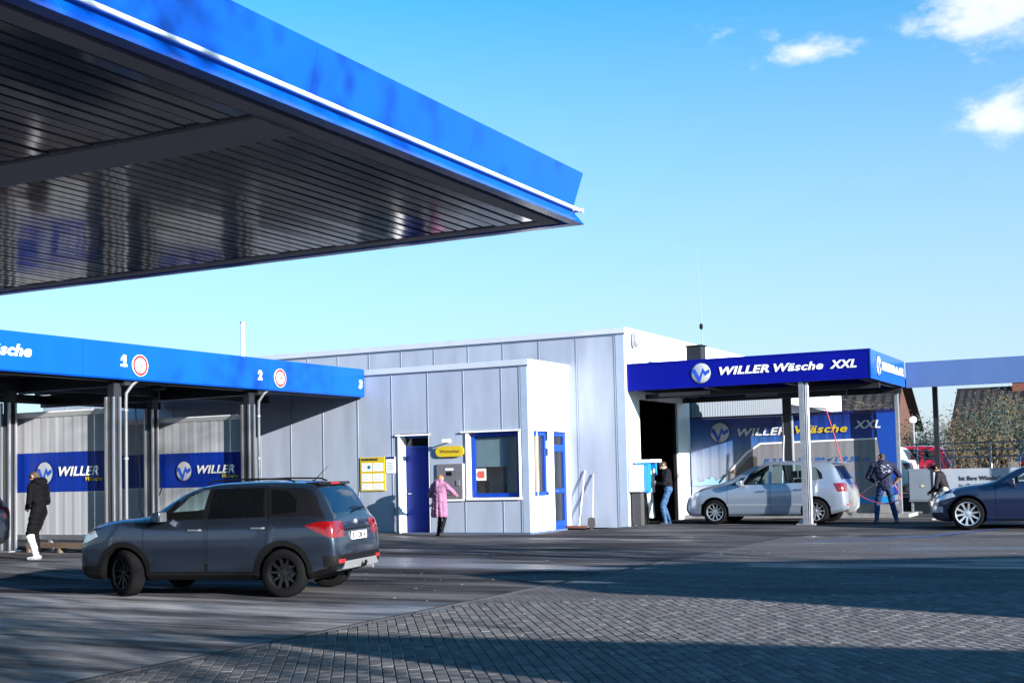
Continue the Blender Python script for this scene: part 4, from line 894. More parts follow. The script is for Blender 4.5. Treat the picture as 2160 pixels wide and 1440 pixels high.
M_LAMPR = mat('red lamp lens', (0.14, 0.002, 0.003), 0.12, coat=1.0, var=0.35, vscale=14)
M_LAMPW = mat('clear lamp lens', (0.55, 0.58, 0.62), 0.10, metal=0.3, coat=1.0, var=0.3, vscale=12)
M_GLOSSBLACK = mat('gloss black', (0.006, 0.006, 0.008), 0.10, coat=1.0)
M_SEAT = mat('seat cloth', (0.018, 0.018, 0.022), 0.9)
M_REAR = glass('rear glass', (0.05, 0.08, 0.14), 0.85)
M_REAR.node_tree.nodes['Principled BSDF'].inputs['Specular IOR Level'].default_value = 1.0
M_REAR.node_tree.nodes['Principled BSDF'].inputs['Base Color'].default_value = (0.002, 0.008, 0.03, 1)
def carve(P):
    for k in ('top', 'belt', 'bot', 'w', 'wt'): P['_'+k] = pchip(P[k])
def car(name, label, P, paint, base, ang, group=None, steer=0.0, upper=None, clad=0.30, detail=2, rim_mat=None, side_glass=M_CARGLASS, rear_glass=M_TINT):
    """base = (u, v, z) of the centre on the ground, ang = heading in building axes"""
    carve(P); L = P['L']
    t = thing(name, label, 'car', base, group, rot=ang-AX)
    def put(nm, me, mats, parent=t, smooth=True, sharp=32, shift=True):
        if mats: me.materials.clear()
        for mm in (mats if isinstance(mats, (list, tuple)) else [mats]): me.materials.append(mm)
        if shift:
            n = len(me.vertices); co = np.empty(n*3, np.float32); me.vertices.foreach_get('co', co); co[0::3] -= L/2; me.vertices.foreach_set('co', co)
        fix(me, smooth, sharp, normals=False)
        o = D.objects.new(nm, me); link(o, parent); BASE[o.name] = (0, 0, 0); return o
    outer = tmpmesh(loft(P)); solid = outer
    body = boolean(outer, tmpmesh(loft(P, 0.055, P.get('floor', 0.42), P['cabin'], 40)), 'DIFFERENCE')
    wr = P['wr']; ax_f, ax_r = P['axf'], P['axr']; ww = P['W']
    cut = MB()
    for xa in (ax_f, ax_r):
        for s in (1, -1):
            c = MB(); c.lathe([(wr+0.055, 0), (wr+0.055, 0.42)], (xa, (ww-0.34) if s > 0 else -(ww-0.34)-0.42, wr+0.01), 'y', 40); cut.add(c.v, c.f)
    body = boolean(body, tmpmesh(cut), 'DIFFERENCE')
    panes = []
    for poly in P['side_windows']: panes.append(('side', poly))
    for nm, poly in panes:
        for s in (1, -1):
            pm_ = prism_mesh(poly, 0.3 if s > 0 else -0.3, ww+0.2 if s > 0 else -ww-0.2)
            pn = boolean(body, pm_, 'INTERSECT'); body = boolean(body, pm_, 'DIFFERENCE')
            put('side_window', pn, side_glass if poly is P['side_windows'][0] or detail < 2 else P.get('rear_side_glass', side_glass))
    for nm, poly, x0, x1, gm in (('windscreen', P['screen'], L*0.5, L*0.95, side_glass), ('rear_window', P['rscreen'], -0.2, P.get('rsx', 0.9), rear_glass)):
        pm_ = prism_mesh(poly, x0, x1, 'x'); pn = boolean(body, pm_, 'INTERSECT'); body = boolean(body, pm_, 'DIFFERENCE')
        put(nm, pn, gm)
    up = upper or paint
    def paintfaces(me):
        me.materials.clear()
        for mm in (paint, M_BLACK, up): me.materials.append(mm)
        idx = []
        for p in me.polygons:
            c = p.center; x, y, z = c.x, abs(c.y), c.z; i = 0
            for xa in (ax_f, ax_r):
                if math.hypot(x-xa, z-wr-0.01) < wr+0.06 and y > ww-0.36: i = 1
            if z < clad and i == 0: i = 1
            if i == 0 and P['cabin'][0]-0.3 < x < P['cabin'][1]+0.15 and z > P['_belt'](x)+0.02 and z > P['bz']: i = 2
            # inner cabin faces
            if P['cabin'][0]-.02 <= x <= P['cabin'][1]+.02 and y < P['_w'](x)-0.045 and z < P['_top'](x)-0.045 and z > 0.4 and i != 1 and y < P['_wt'](x)+0.3*max(0, P['_top'](x)-z)-0.045: i = 1
            idx.append(i)
        me.polygons.foreach_set('material_index', idx)
    handles = []
    doors = P['doors'] if detail > 1 else []
    for poly in doors:
        for s in (1, -1):
            dm = boolean(body, prism_mesh(poly, 0.45*s, (ww+0.2)*s), 'INTERSECT'); body = boolean(body, prism_mesh(grow(poly, 0.009), 0.44*s, (ww+0.2)*s), 'DIFFERENCE')
            paintfaces(dm); d = put('door', dm, [])
            xs_ = [p[0] for p in poly]; zs_ = [p[1] for p in poly]; hx = min(xs_)+0.14; hz = P['_belt'](hx)-0.11
            q = MB(); yy = (P['_w'](hx))*s; q.tube([(hx-L/2-0.08, yy*0.985, hz), (hx-L/2-0.06, yy+0.03*s, hz), (hx-L/2+0.10, yy+0.03*s, hz), (hx-L/2+0.12, yy*0.985, hz)], 0.013, 6); part(d, 'handle', q, P.get('handle_mat', paint), smooth=True)
    paintfaces(body); put('body', body, [])
    def patch(nm, poly, a0, a1, axis, m_, d=0.005, both=False):
        for s in ((1, -1) if both else (1,)):
            me = boolean(solid, prism_mesh(poly, a0*s, a1*s, axis), 'INTERSECT')
            if len(me.polygons) < 4: continue
            me.materials.clear(); put(nm, offset_mesh(me, d), m_)
    for nm, poly, a0, a1, axis, m_, d, both in P['patches']: patch(nm, poly, a0, a1, axis, m_, d, both)
    if clad > 0.35:
        for xa in (ax_f, ax_r):
            ro, ri = wr+0.105, wr+0.040; zc = wr+0.01; n_ = 20; lo = math.asin((0.26-zc)/ro)
            pl_ = [(xa+ro*math.cos(lo+(math.pi-2*lo)*i/n_), zc+ro*math.sin(lo+(math.pi-2*lo)*i/n_)) for i in range(n_+1)]+[(xa+ri*math.cos(math.pi-lo-(math.pi-2*lo)*i/n_), zc+ri*math.sin(math.pi-lo-(math.pi-2*lo)*i/n_)) for i in range(n_+1)]
            patch('arch_trim', pl_, ww*0.86, ww+0.1, 'y', M_BLACK, 0.008, True)
    # wheels
    ty, rm = wheel_meshes(wr, P.get('tw', 0.215), P['rim'], P['spokes'], rim_mat or M_ALU, P.get('style', 'single'))
    for xa, front in ((ax_f, True), (ax_r, False)):
        for s in (1, -1):
            wo_ = D.objects.new('wheel', None); link(wo_, t); wo_.location = (xa-L/2, s*(ww-0.125), wr); wo_.rotation_euler = (0, rng.uniform(0, 6), (0 if s > 0 else math.pi)); wo_.empty_display_size = 0.1
            if front: wo_.rotation_euler[2] += steer
            wo_.rotation_mode = 'ZYX' if False else 'XYZ'
            BASE[wo_.name] = (0, 0, 0)
            for nm, me in (('tyre', ty), ('rim', rm)):
                o = D.objects.new(nm, me); link(o, wo_)
    # cabin: floor, dashboard, seats, steering wheel
    x0, x1 = P['cabin']
    q = MB(); q.box(x0+0.05-L/2, x1-L/2, -ww+0.16, ww-0.16, P.get('floor', .42)+0.002, P.get('floor', .42)+0.02); q.box(x1-0.75-L/2, x1-0.35-L/2, -ww+0.17, ww-0.17, 0.6, P['bz']-0.04); part(t, 'dashboard', q, M_SEAT)
    sx = P.get('seatx', (x0+x1)/2+0.15)
    for xx, yy in ((sx, 0.36), (sx, -0.36), (sx-0.9, 0.36), (sx-0.9, -0.36)):
        q = MB(); a = xx-L/2; zb = P.get('floor', .42)+0.02
        q.prism([(a-0.25, zb), (a+0.30, zb), (a+0.30, zb+0.22), (a-0.16, zb+0.20), (a-0.36, zb+0.72), (a-0.46, zb+0.70)], yy-0.24, yy+0.24, 'y'); q.box(a-0.47, a-0.37, yy-0.12, yy+0.12, zb+0.74, zb+0.92); part(t, 'seat', q, M_SEAT)
    sw = MB(); c = Vector((sx+0.52-L/2, 0.36, P['bz']-0.02)); n = 20; e1 = Vector((0, 1, 0)); e2 = Vector((0.42, 0, 0.9))
    sw.tube([c+e1*0.18*math.cos(2*math.pi*i/n)+e2*0.18*math.sin(2*math.pi*i/n) for i in range(n+1)], 0.016, 6, caps=False); sw.tube([c-e1*0.17, c+e1*0.17], 0.018, 5); part(t, 'steering_wheel', sw, M_BLACK)
    # door mirrors
    for s in (1, -1):
        q = MB(); mx_ = P['mirror'][0]-L/2; my = s*(ww+0.09); mz = P['mirror'][1]
        q.prism([(mx_-0.06, mz-0.07), (mx_+0.05, mz-0.06), (mx_+0.10, mz), (mx_+0.05, mz+0.075), (mx_-0.06, mz+0.085)], my-0.10, my+0.10, 'y'); q.box(mx_-0.02, mx_+0.05, s*(ww-0.10), s*(ww+0.02), mz-0.06, mz-0.02)
        mo = part(t, 'mirror', q, P.get('mirror_mat', paint), smooth=True); bv = mo.modifiers.new('bevel', 'BEVEL'); bv.width = 0.03; bv.segments = 3
        q = MB(); q.box(mx_-0.066, mx_-0.061, my-0.085, my+0.085, mz-0.055, mz+0.07); part(mo, 'mirror_glass', q, M_ALU)
    return t
# --- grey compact suv in the foreground
def uvpt(RN, ang, x, y):
    c, s = math.cos(ang), math.sin(ang); return (RN[0]+c*x-s*y, RN[1]+s*x+c*y)
SUV = dict(L=4.175, W=0.885, wr=0.335, rim=0.225, spokes=5, style='double', axf=3.31, axr=0.81, cabin=(0.24, 2.98), bz=1.06, floor=0.42, tw=0.22,
  top=[(0, .60), (.03, .80), (.06, .95), (.09, 1.06), (.14, 1.15), (.25, 1.34), (.36, 1.50), (.46, 1.575), (.75, 1.605), (1.2, 1.62), (1.8, 1.61), (2.15, 1.575), (2.45, 1.48), (2.75, 1.31), (2.98, 1.17), (3.12, 1.135), (3.6, 1.09), (3.9, 1.025), (4.05, .93), (4.13, .80), (4.175, .60)],
  belt=[(0, .55), (.04, .82), (.10, 1.0), (.3, 1.085), (1.0, 1.075), (2.0, 1.055), (2.8, 1.045), (3.05, 1.06), (3.3, 1.06), (3.7, 1.0), (3.95, .90), (4.1, .74), (4.175, .52)],
  bot=[(0, .38), (.25, .31), (.6, .24), (3.5, .24), (3.9, .25), (4.1, .30), (4.175, .36)],
  w=[(0, .70), (.04, .79), (.12, .845), (.35, .872), (1, .885), (3.2, .885), (3.7, .865), (3.95, .81), (4.1, .71), (4.175, .60)],
  wt=[(0, .64), (.1, .74), (.3, .66), (.5, .615), (1, .615), (2, .615), (2.4, .63), (2.9, .70), (3.1, .77), (3.25, .79), (3.7, .75), (4, .64), (4.175, .5)],
  side_windows=[[(2.70, 1.095), (2.06, 1.095), (2.04, 1.51), (2.18, 1.495), (2.38, 1.41)], [(1.97, 1.10), (1.10, 1.115), (1.18, 1.515), (1.96, 1.52)], [(.98, 1.14), (.62, 1.18), (.64, 1.34), (.80, 1.47), (1.06, 1.495)]],
  screen=[(-.66, 1.18), (.66, 1.18), (.57, 1.52), (-.57, 1.52)], rscreen=[(-.62, 1.15), (.62, 1.15), (.56, 1.51), (-.56, 1.51)], rsx=0.6,
  doors=[[(2.98, .36), (2.02, .36), (2.00, 1.30), (2.04, 1.54), (2.24, 1.525), (2.98, 1.09)], [(1.965, .36), (1.24, .36), (1.08, .66), (1.02, 1.06), (1.12, 1.535), (1.985, 1.543), (1.95, 1.3)]],
  mirror=(2.66, 1.13), seatx=1.75, rear_side_glass=M_TINT, handle_mat=M_ALU)
SUV['patches'] = [
  ('tail_light', [(.47, .985), (.28, 1.035), (-.05, 1.035), (-.05, .83), (.09, .82), (.28, .90)], 0.50, 1.0, 'y', M_LAMPR, 0.008, True),
  ('reversing_light', [(.06, 1.0), (-.05, 1.0), (-.05, .91), (.06, .91)], 0.52, 0.66, 'y', M_LAMPW, 0.012, True),
  ('headlight', [(4.13, .84), (3.80, .95), (3.74, .87), (4.10, .72)], 0.45, 1.0, 'y', M_LAMPW, 0.006, True),
  ('bumper_trim', [(-1, .42), (1, .42), (1, .565), (-1, .565)], -0.1, 0.20, 'x', M_BLACK, 0.007, False),
  ('skid_plate', [(-.66, .36), (.66, .36), (.56, .47), (-.56, .47)], -0.1, 0.09, 'x', mat('skid plate', (0.42, 0.43, 0.45), 0.3, metal=0.7), 0.014, False),
  ('grille', [(-.5, .60), (.5, .60), (.5, .76), (-.5, .76)], 4.0, 4.3, 'x', M_BLACK, 0.006, False),
  ('reflector', [(-.74, .475), (-.58, .475), (-.58, .505), (-.74, .505)], -0.1, 0.1, 'x', M_RED, 0.012, False),
  ('reflector', [(.74, .475), (.58, .475), (.58, .505), (.74, .505)], -0.1, 0.1, 'x', M_RED, 0.012, False),
]
M_SUV = carpaint('graphite blue grey paint', (0.045, 0.062, 0.098), 0.85, 0.22)
ang = R_(192); SC = 0.94
RN = (-10.21, 13.17)
cc = uvpt(RN, ang, (SUV['L']/2-SUV['axr'])*SC, -0.86*SC)
suv = car('suv', 'graphite grey suv with black roof turning in the foreground', SUV, M_SUV, (cc[0], cc[1], 0), ang, upper=M_GLOSSBLACK, rear_glass=M_REAR, clad=0.40, steer=R_(-27), rim_mat=mat('black alloy', (0.008, 0.008, 0.010), 0.35, spec=0.25))
LS = SUV['L']; suv.scale = (SC, SC, SC)
def sp_(name, mb, m, **k): return part(suv, name, mb, m, **k)
for s in (1, -1):
    q = MB(); q.tube([(0.75-LS/2, s*0.56, 1.595), (0.85-LS/2, s*0.565, 1.635), (1.4-LS/2, s*0.565, 1.648), (2.0-LS/2, s*0.565, 1.632), (2.12-LS/2, s*0.56, 1.585)], 0.013, 6); sp_('roof_rail', q, M_BLACK)
q = MB(); q.prism([(-0.55, 1.545), (0.55, 1.545), (0.53, 1.585), (-0.53, 1.585)], 0.38-LS/2, 0.60-LS/2, 'x'); spo = sp_('spoiler', q, M_GLOSSBLACK)
q = MB(); q.box(0.374-LS/2, 0.3795-LS/2, -0.14, 0.14, 1.555, 1.575); part(spo, 'brake_light', q, M_RED)
q = MB(); q.tube([(0.72-LS/2, 0, 1.59), (0.48-LS/2, 0, 1.82)], [0.008, 0.003], 6); q.lathe([(0.035, 0), (0.015, 0.03)], (0.72-LS/2, 0, 1.585), 'z', 10); sp_('antenna', q, M_BLACK)
q = MB(); q.tube([(0.105-LS/2, -0.02, 1.145), (0.125-LS/2, -0.10, 1.18), (0.145-LS/2, -0.48, 1.205)], 0.011, 5); q.tube([(0.150-LS/2, -0.06, 1.22), (0.135-LS/2, -0.50, 1.195)], 0.009, 4); sp_('rear_wiper', q, M_BLACK)
q = MB(); q.box(-0.005-LS/2+0.012, 0.020-LS/2+0.012, -0.26, 0.26, 0.765, 0.875); pl = sp_('number_plate', q, M_LETTER)
vs_, fs = textmesh('E · CM 54', 0.11, 0.004, 0, 0.001, 'CENTER'); q = MB(); q.add([(0.004-LS/2-p[2], -p[0]*0.9, 0.783+p[1]) for p in vs_], fs); part(pl, 'lettering', q, M_INK)
q = MB(); q.box(0.005-LS/2, 0.0065-LS/2, 0.215, 0.255, 0.77, 0.87); part(pl, 'blue_field', q, M_BLUEFRAME)
q = MB(); q.box(0.028-LS/2, 0.07-LS/2, -0.50, 0.50, 0.905, 0.93); sp_('tailgate_trim', q, M_GLOSSBLACK)
q = MB(); q.lathe([(0.045, 0), (0.03, -0.02)], (0.07-LS/2, 0, 1.01), 'x', 12); sp_('emblem', q, M_ALU)
q = MB()
for s in (1, -1): q.tube([(0.10-LS/2, s*0.83, 0.42), (0.16-LS/2, s*0.72, 0.62)], 0.006, 4)
sp_('bumper_seam', q, M_BLACK)
q = MB(); q.tube([(-0.02-LS/2, -0.42, 0.34), (0.4-LS/2, -0.42, 0.34)], 0.03, 10); sp_('exhaust', q, M_GALV)
q = MB(); q.tube([(-0.08-LS/2, 0, 0.40), (0.1-LS/2, 0, 0.36), (0.5-LS/2, 0, 0.36)], 0.022, 8); q.lathe([(0.012, -0.03), (0.027, 0), (0.012, 0.03)], (-0.08-LS/2, 0, 0.43), 'z', 10); sp_('tow_bar', q, M_BLACK)
q = MB(); q.box(0.5-LS/2, 3.6-LS/2, -0.6, 0.6, 0.22, 0.30); sp_('underbody', q, M_BLACK)

# --- silver hatchback in the wash place
GOLF = dict(L=4.20, W=0.88, wr=0.316, rim=0.222, spokes=10, axf=3.33, axr=0.752, cabin=(0.22, 3.05), bz=0.96, floor=0.38,
  top=[(0, .58), (.03, .82), (.07, .97), (.12, 1.05), (.22, 1.25), (.32, 1.43), (.42, 1.51), (.7, 1.56), (1.3, 1.585), (1.9, 1.565), (2.3, 1.49), (2.7, 1.30), (3.05, 1.11), (3.25, 1.035), (3.6, .955), (3.9, .85), (4.07, .73), (4.16, .62), (4.20, .52)],
  belt=[(0, .52), (.05, .82), (.12, .98), (.3, 1.02), (1.0, .985), (2.0, .955), (2.9, .925), (3.2, .93), (3.5, .89), (3.9, .77), (4.1, .64), (4.2, .48)],
  bot=[(0, .36), (.25, .28), (.6, .20), (3.6, .20), (3.95, .20), (4.1, .24), (4.2, .32)],
  w=[(0, .68), (.04, .77), (.12, .83), (.35, .865), (1, .88), (3.2, .88), (3.7, .86), (3.95, .80), (4.1, .70), (4.2, .56)],
  wt=[(0, .62), (.1, .72), (.25, .66), (.45, .61), (1, .61), (2, .61), (2.4, .63), (2.9, .72), (3.1, .77), (3.4, .78), (3.7, .74), (4, .62), (4.2, .46)],
  side_windows=[[(2.62, .99), (1.93, 1.0), (1.93, 1.47), (2.14, 1.45), (2.40, 1.30)], [(1.86, 1.005), (1.02, 1.03), (1.06, 1.36), (1.15, 1.47), (1.86, 1.48)], [(2.93, .985), (2.68, .988), (2.52, 1.20), (2.64, 1.17)], [(.92, 1.06), (.56, 1.12), (.60, 1.26), (.76, 1.40), (.98, 1.43)]],
  screen=[(-.68, 1.06), (.68, 1.06), (.56, 1.47), (-.56, 1.47)], rscreen=[(-.60, 1.09), (.60, 1.09), (.54, 1.43), (-.54, 1.43)], rsx=0.5,
  doors=[[(2.98, .30), (1.91, .30), (1.89, 1.49), (2.18, 1.48), (2.98, .975)], [(1.855, .30), (1.14, .30), (1.02, .60), (.965, 1.0), (1.02, 1.40), (1.10, 1.495), (1.875, 1.50)]],
  mirror=(2.60, 1.03), seatx=1.8)
GOLF['patches'] = [
  ('tail_light', [(.30, 1.0), (-.05, 1.0), (-.05, .80), (.20, .80)], 0.42, 1.0, 'y', M_LAMPR, 0.006, True),
  ('headlight', [(4.14, .72), (3.80, .84), (3.70, .78), (4.10, .60)], 0.42, 1.0, 'y', M_LAMPW, 0.006, True),
  ('grille', [(-.5, .40), (.5, .40), (.5, .58), (-.5, .58)], 4.0, 4.3, 'x', M_BLACK, 0.006, False),
  ('reflector', [(.72, .46), (.56, .46), (.56, .49), (.72, .49)], -0.1, 0.1, 'x', M_RED, 0.008, False),
  ('rub_strip', [(3.0, .47), (1.05, .47), (1.05, .51), (3.0, .51)], 0.75, 1.0, 'y', mat('silver strip', (0.30, 0.33, 0.38), 0.35, metal=0.4), 0.009, True),
]
M_SILV = carpaint('silver car paint', (0.26, 0.31, 0.40), 0.55, 0.28)
FN = (-10.14, 30.80); ang = R_(180.0)
cc = uvpt(FN, ang, -(GOLF['axf']-GOLF['L']/2), -0.86)
golf = car('hatchback', 'silver hatchback being washed under the blue XXL canopy', GOLF, M_SILV, (cc[0], cc[1], 0.1), ang, clad=0.22, rim_mat=M_ALU)
q = MB(); q.prism([(-.52, 1.49), (.52, 1.49), (.5, 1.525), (-.5, 1.525)], 0.24-2.1, 0.45-2.1, 'x'); part(golf, 'spoiler', q, M_SILV)
q = MB(); q.tube([(0.62-2.1, 0, 1.55), (0.42-2.1, 0, 1.66)], [0.012, 0.004], 6); part(golf, 'antenna', q, M_BLACK)

# --- navy saloon at the right edge
AUDI = dict(L=4.92, W=0.935, wr=0.345, rim=0.262, spokes=10, style='double', axf=4.14, axr=1.16, cabin=(1.0, 3.62), bz=0.98, floor=0.34, tw=0.245,
  top=[(0, .62), (.04, .88), (.10, 1.00), (.4, 1.045), (.8, 1.075), (1.1, 1.17), (1.5, 1.34), (1.9, 1.43), (2.3, 1.46), (2.7, 1.44), (3.0, 1.36), (3.3, 1.22), (3.62, 1.05), (3.8, 1.005), (4.2, .955), (4.55, .87), (4.75, .77), (4.86, .66), (4.92, .50)],
  belt=[(0, .55), (.06, .85), (.2, .96), (1.0, 1.0), (2.0, .975), (3.0, .945), (3.6, .93), (3.9, .92), (4.3, .86), (4.6, .76), (4.8, .64), (4.92, .44)],
  bot=[(0, .34), (.3, .26), (.7, .17), (4.3, .17), (4.6, .17), (4.8, .20), (4.92, .28)],
  w=[(0, .70), (.05, .80), (.2, .88), (.6, .925), (1.2, .935), (3.8, .935), (4.2, .92), (4.55, .87), (4.75, .79), (4.86, .69), (4.92, .58)],
  wt=[(0, .66), (.3, .78), (.8, .76), (1.2, .66), (1.7, .60), (2.5, .60), (3.0, .66), (3.5, .76), (3.8, .82), (4.2, .80), (4.6, .70), (4.92, .46)],
  side_windows=[[(3.32, 1.0), (2.40, 1.005), (2.40, 1.36), (2.66, 1.35), (2.95, 1.25)], [(2.33, 1.01), (1.55, 1.03), (1.75, 1.27), (1.95, 1.345), (2.33, 1.365)]],
  screen=[(-.72, 1.05), (.72, 1.05), (.57, 1.37), (-.57, 1.37)], rscreen=[(-.66, 1.12), (.66, 1.12), (.56, 1.33), (-.56, 1.33)], rsx=1.7,
  doors=[[(3.55, .30), (2.38, .30), (2.36, 1.39), (2.70, 1.38), (3.55, .99)], [(2.33, .30), (1.52, .30), (1.38, .6), (1.36, 1.0), (1.72, 1.31), (1.95, 1.39), (2.335, 1.40)]],
  mirror=(3.22, 1.03), seatx=2.25)
AUDI['patches'] = [
  ('headlight', [(4.84, .74), (4.44, .80), (4.38, .73), (4.82, .60)], 0.42, 1.0, 'y', M_LAMPW, 0.006, True),
  ('fog_light', [(4.90, .50), (4.66, .50), (4.66, .38), (4.90, .38)], 0.45, 1.0, 'y', M_LAMPW, 0.004, True),
  ('grille', [(-.42, .30), (.42, .30), (.38, .72), (-.38, .72)], 4.7, 5.0, 'x', M_BLACK, 0.008, False),
  ('tail_light', [(.30, .95), (-.05, .95), (-.05, .80), (.22, .80)], 0.42, 1.0, 'y', M_LAMPR, 0.006, True),
]
M_NAVYP = carpaint('navy car paint', (0.010, 0.018, 0.055), 0.4, 0.20)
FN = (-3.78, 28.95); ang = R_(183)
cc = uvpt(FN, ang, -(AUDI['axf']-AUDI['L']/2), -0.91)
audi = car('saloon_car', 'navy saloon with bright multi-spoke wheels cut by the right picture edge', AUDI, M_NAVYP, (cc[0], cc[1], gh(-3.5, 29.2)), ang, clad=0.20, rim_mat=mat('polished wheel', (0.72, 0.74, 0.78), 0.25, metal=0.8))

# --- cars in the background, simple hatchbacks
import copy as _copy
def simple(Pbase, **k):
    P = _copy.copy(Pbase); P.update(k); return P
HB = simple(GOLF, L=4.2)
TERR = 0.55
# --- positions from picture points on a plane of known depth v
Rm = [[right.x, right.y, right.z], [down.x, down.y, down.z]]
fwd = right.cross(down)
def PX(x, y, v):
    a, b = (x-1080)/2636.85, (y-842.63)/2636.85
    d = right*a+down*b+fwd; du, dv = d.x*CA-d.y*SA, d.x*SA+d.y*CA
    k = v/dv; return (du*k, v, CAM_H+d.z*k)
p = PX(2003, 975, 44)
car('red_car', 'red car parked on the terrace behind the railing', HB, carpaint('red car paint', (0.40, 0.006, 0.02), 0.2), (p[0]-2.05, 44.9, TERR), R_(182), detail=1, clad=0.2)
p = PX(1937, 975, 41.5)
car('white_car', 'white car parked behind the railing in front of the red car', simple(HB), carpaint('white car paint', (0.72, 0.74, 0.78), 0.0), (p[0]-2.2, 41.8, TERR), R_(180), detail=1, clad=0.2)
p = PX(2128, 960, 45)
car('blue_car', 'dark blue car seen from behind at the right end of the railing', simple(HB), carpaint('blue car paint', (0.008, 0.04, 0.16), 0.3), (p[0]+1.0, 47.0, TERR), R_(95), detail=1, clad=0.2)
car('dark_hatchback', 'dark car in the wash bay at the left picture edge', simple(HB), carpaint('black car paint', (0.010, 0.012, 0.02), 0.3), (PX(14, 1110, 16.4)[0]-3.12, 16.6, 0.1), R_(181), detail=1, clad=0.2)
# ------------------------------------------------------------------ terrace, railing and background
q = MB(); q.box(-60, 120, 37.56, 300, -0.5, TERR); solo('parking_terrace', None, None, (0, 37.56, 0), q, M_ASPH, kind='structure')
rl = thing('railing', 'dark metal railing along the parking terrace behind the advert board', 'railing', (0, 37.45, 1.0))
for z in (2.08, 1.88, 1.68):
    q = MB(); q.tube([(-6.3, 37.45, z), (8, 37.45, z)], 0.024, 6); part(rl, 'rail', q, M_GALV, smooth=True)
for i in range(15):
    q = MB(); u = -6.2+i*1.0; q.tube([(u, 37.45, 1.0), (u, 37.45, 2.1)], 0.028, 6); part(rl, 'post', q, M_GALV, smooth=True)
for i in range(58):
    u = -6.0+i*0.25
    if u > 1.5: break
    q = MB(); q.box(u-0.008, u+0.008, 37.442, 37.458, 1.0, 1.66); part(rl, 'baluster', q, M_GALV)
M_TILE = mat('dark roof tiles', (0.036, 0.033, 0.035), 0.75, spec=0.15, var=0.3, vscale=3)
M_BRICK = mat('red brick', (0.18, 0.058, 0.035), 0.85, var=0.3, vscale=6, bump=0.3, bscale=14)
def tiled_roof(parent, u0, u1, v0, v1, z0, z1, hip0=0.0, hip1=0.0):
    """roof plane from eave (v0,z0) to ridge (v1,z1) laid in tile courses"""
    n = int(math.hypot(v1-v0, z1-z0)/0.34)
    for i in range(n):
        a, b = i/n, (i+1)/n+0.04
        va, vb = v0+(v1-v0)*a, v0+(v1-v0)*min(1, b); za, zb = z0+(z1-z0)*a, z0+(z1-z0)*min(1, b)
        ua, ub = u0+hip0*a, u1-hip1*a; uc, ud = u0+hip0*min(1, b), u1-hip1*min(1, b); k = max(2, int((ub-ua)/0.5))
        q = MB(); pts = []
        for r_, (x0, x1, v, z) in enumerate(((ua, ub, va, za), (uc, ud, vb, zb))):
            for j in range(2*k+1): pts.append((x0+(x1-x0)*j/(2*k), v, z+(0.045 if j % 2 else 0.0)+(0.05 if r_ == 0 else 0.0)))
        m_ = 2*k+1; q.add(pts, [(j, j+1, m_+j+1, m_+j) for j in range(2*k)]+[])
        part(parent, 'tile_course', q, M_TILE)
def house(lab, p, w, v, wall_h, ridge, dep, hip0=0, hip1=0, chim=None, wm=None):
    u0 = p[0]; t = thing('house', lab, 'house', (u0+w/2, v+dep/2, TERR))
    q = MB(); q.prism([(v, TERR), (v, wall_h), (v+dep/2, ridge-0.15), (v+dep, wall_h), (v+dep, TERR)], u0+0.25, u0+w-0.25-hip1*0.8, 'x'); part(t, 'wall', q, wm or M_BRICK)
    tiled_roof(t, u0, u0+w, v-0.4, v+dep/2, wall_h-0.1, ridge, hip0, hip1)
    q = MB(); q.prism([(v+dep/2, ridge-0.03), (v+dep+0.4, wall_h-0.1), (v+dep+0.4, wall_h-0.2), (v+dep/2, ridge-0.14)], u0, u0+w, 'x'); part(t, 'rear_roof', q, M_TILE)
    q = MB(); q.tube([(u0+hip0, v+dep/2, ridge+0.05), (u0+w-hip1, v+dep/2, ridge+0.05)], 0.11, 6); part(t, 'ridge_tiles', q, M_TILE)
    if chim:
        c = PX(*chim); q = MB(); q.box(c[0]-0.42, c[0]+0.42, v+dep/2-0.4, v+dep/2+0.4, ridge-0.4, c[2]); ch = part(t, 'chimney', q, M_BRICK)
        q = MB(); q.box(c[0]-0.5, c[0]+0.5, v+dep/2-0.48, v+dep/2+0.48, c[2], c[2]+0.12); part(ch, 'cap', q, M_CONC)
    for k in range(3):
        uu = u0+w*(0.2+0.27*k); q = MB(); q.box(uu, uu+1.2, v-0.04, v-0.005, TERR+1.0, TERR+2.3); wn_ = part(t, 'window', q, M_WHITE)
        q = MB(); q.box(uu+0.1, uu+1.1, v-0.055, v-0.042, TERR+1.1, TERR+2.2); part(wn_, 'pane', q, M_DKGLASS)
    return t
pA = PX(2018, 824, 88)
house('brick house with large dark tiled roof and chimney behind the trees at right', pA, 16, 84, 3.4, pA[2], 8.4, chim=(2150, 806, 88))
pB = PX(1752, 815, 74)
house('house with dark tiled roof seen below the blue XXL canopy', pB, 4.5, 70, 3.6, pB[2]+0.3, 8.0, hip1=0.35, wm=mat('dark brick', (0.07, 0.028, 0.02), 0.85, var=0.3, vscale=6))
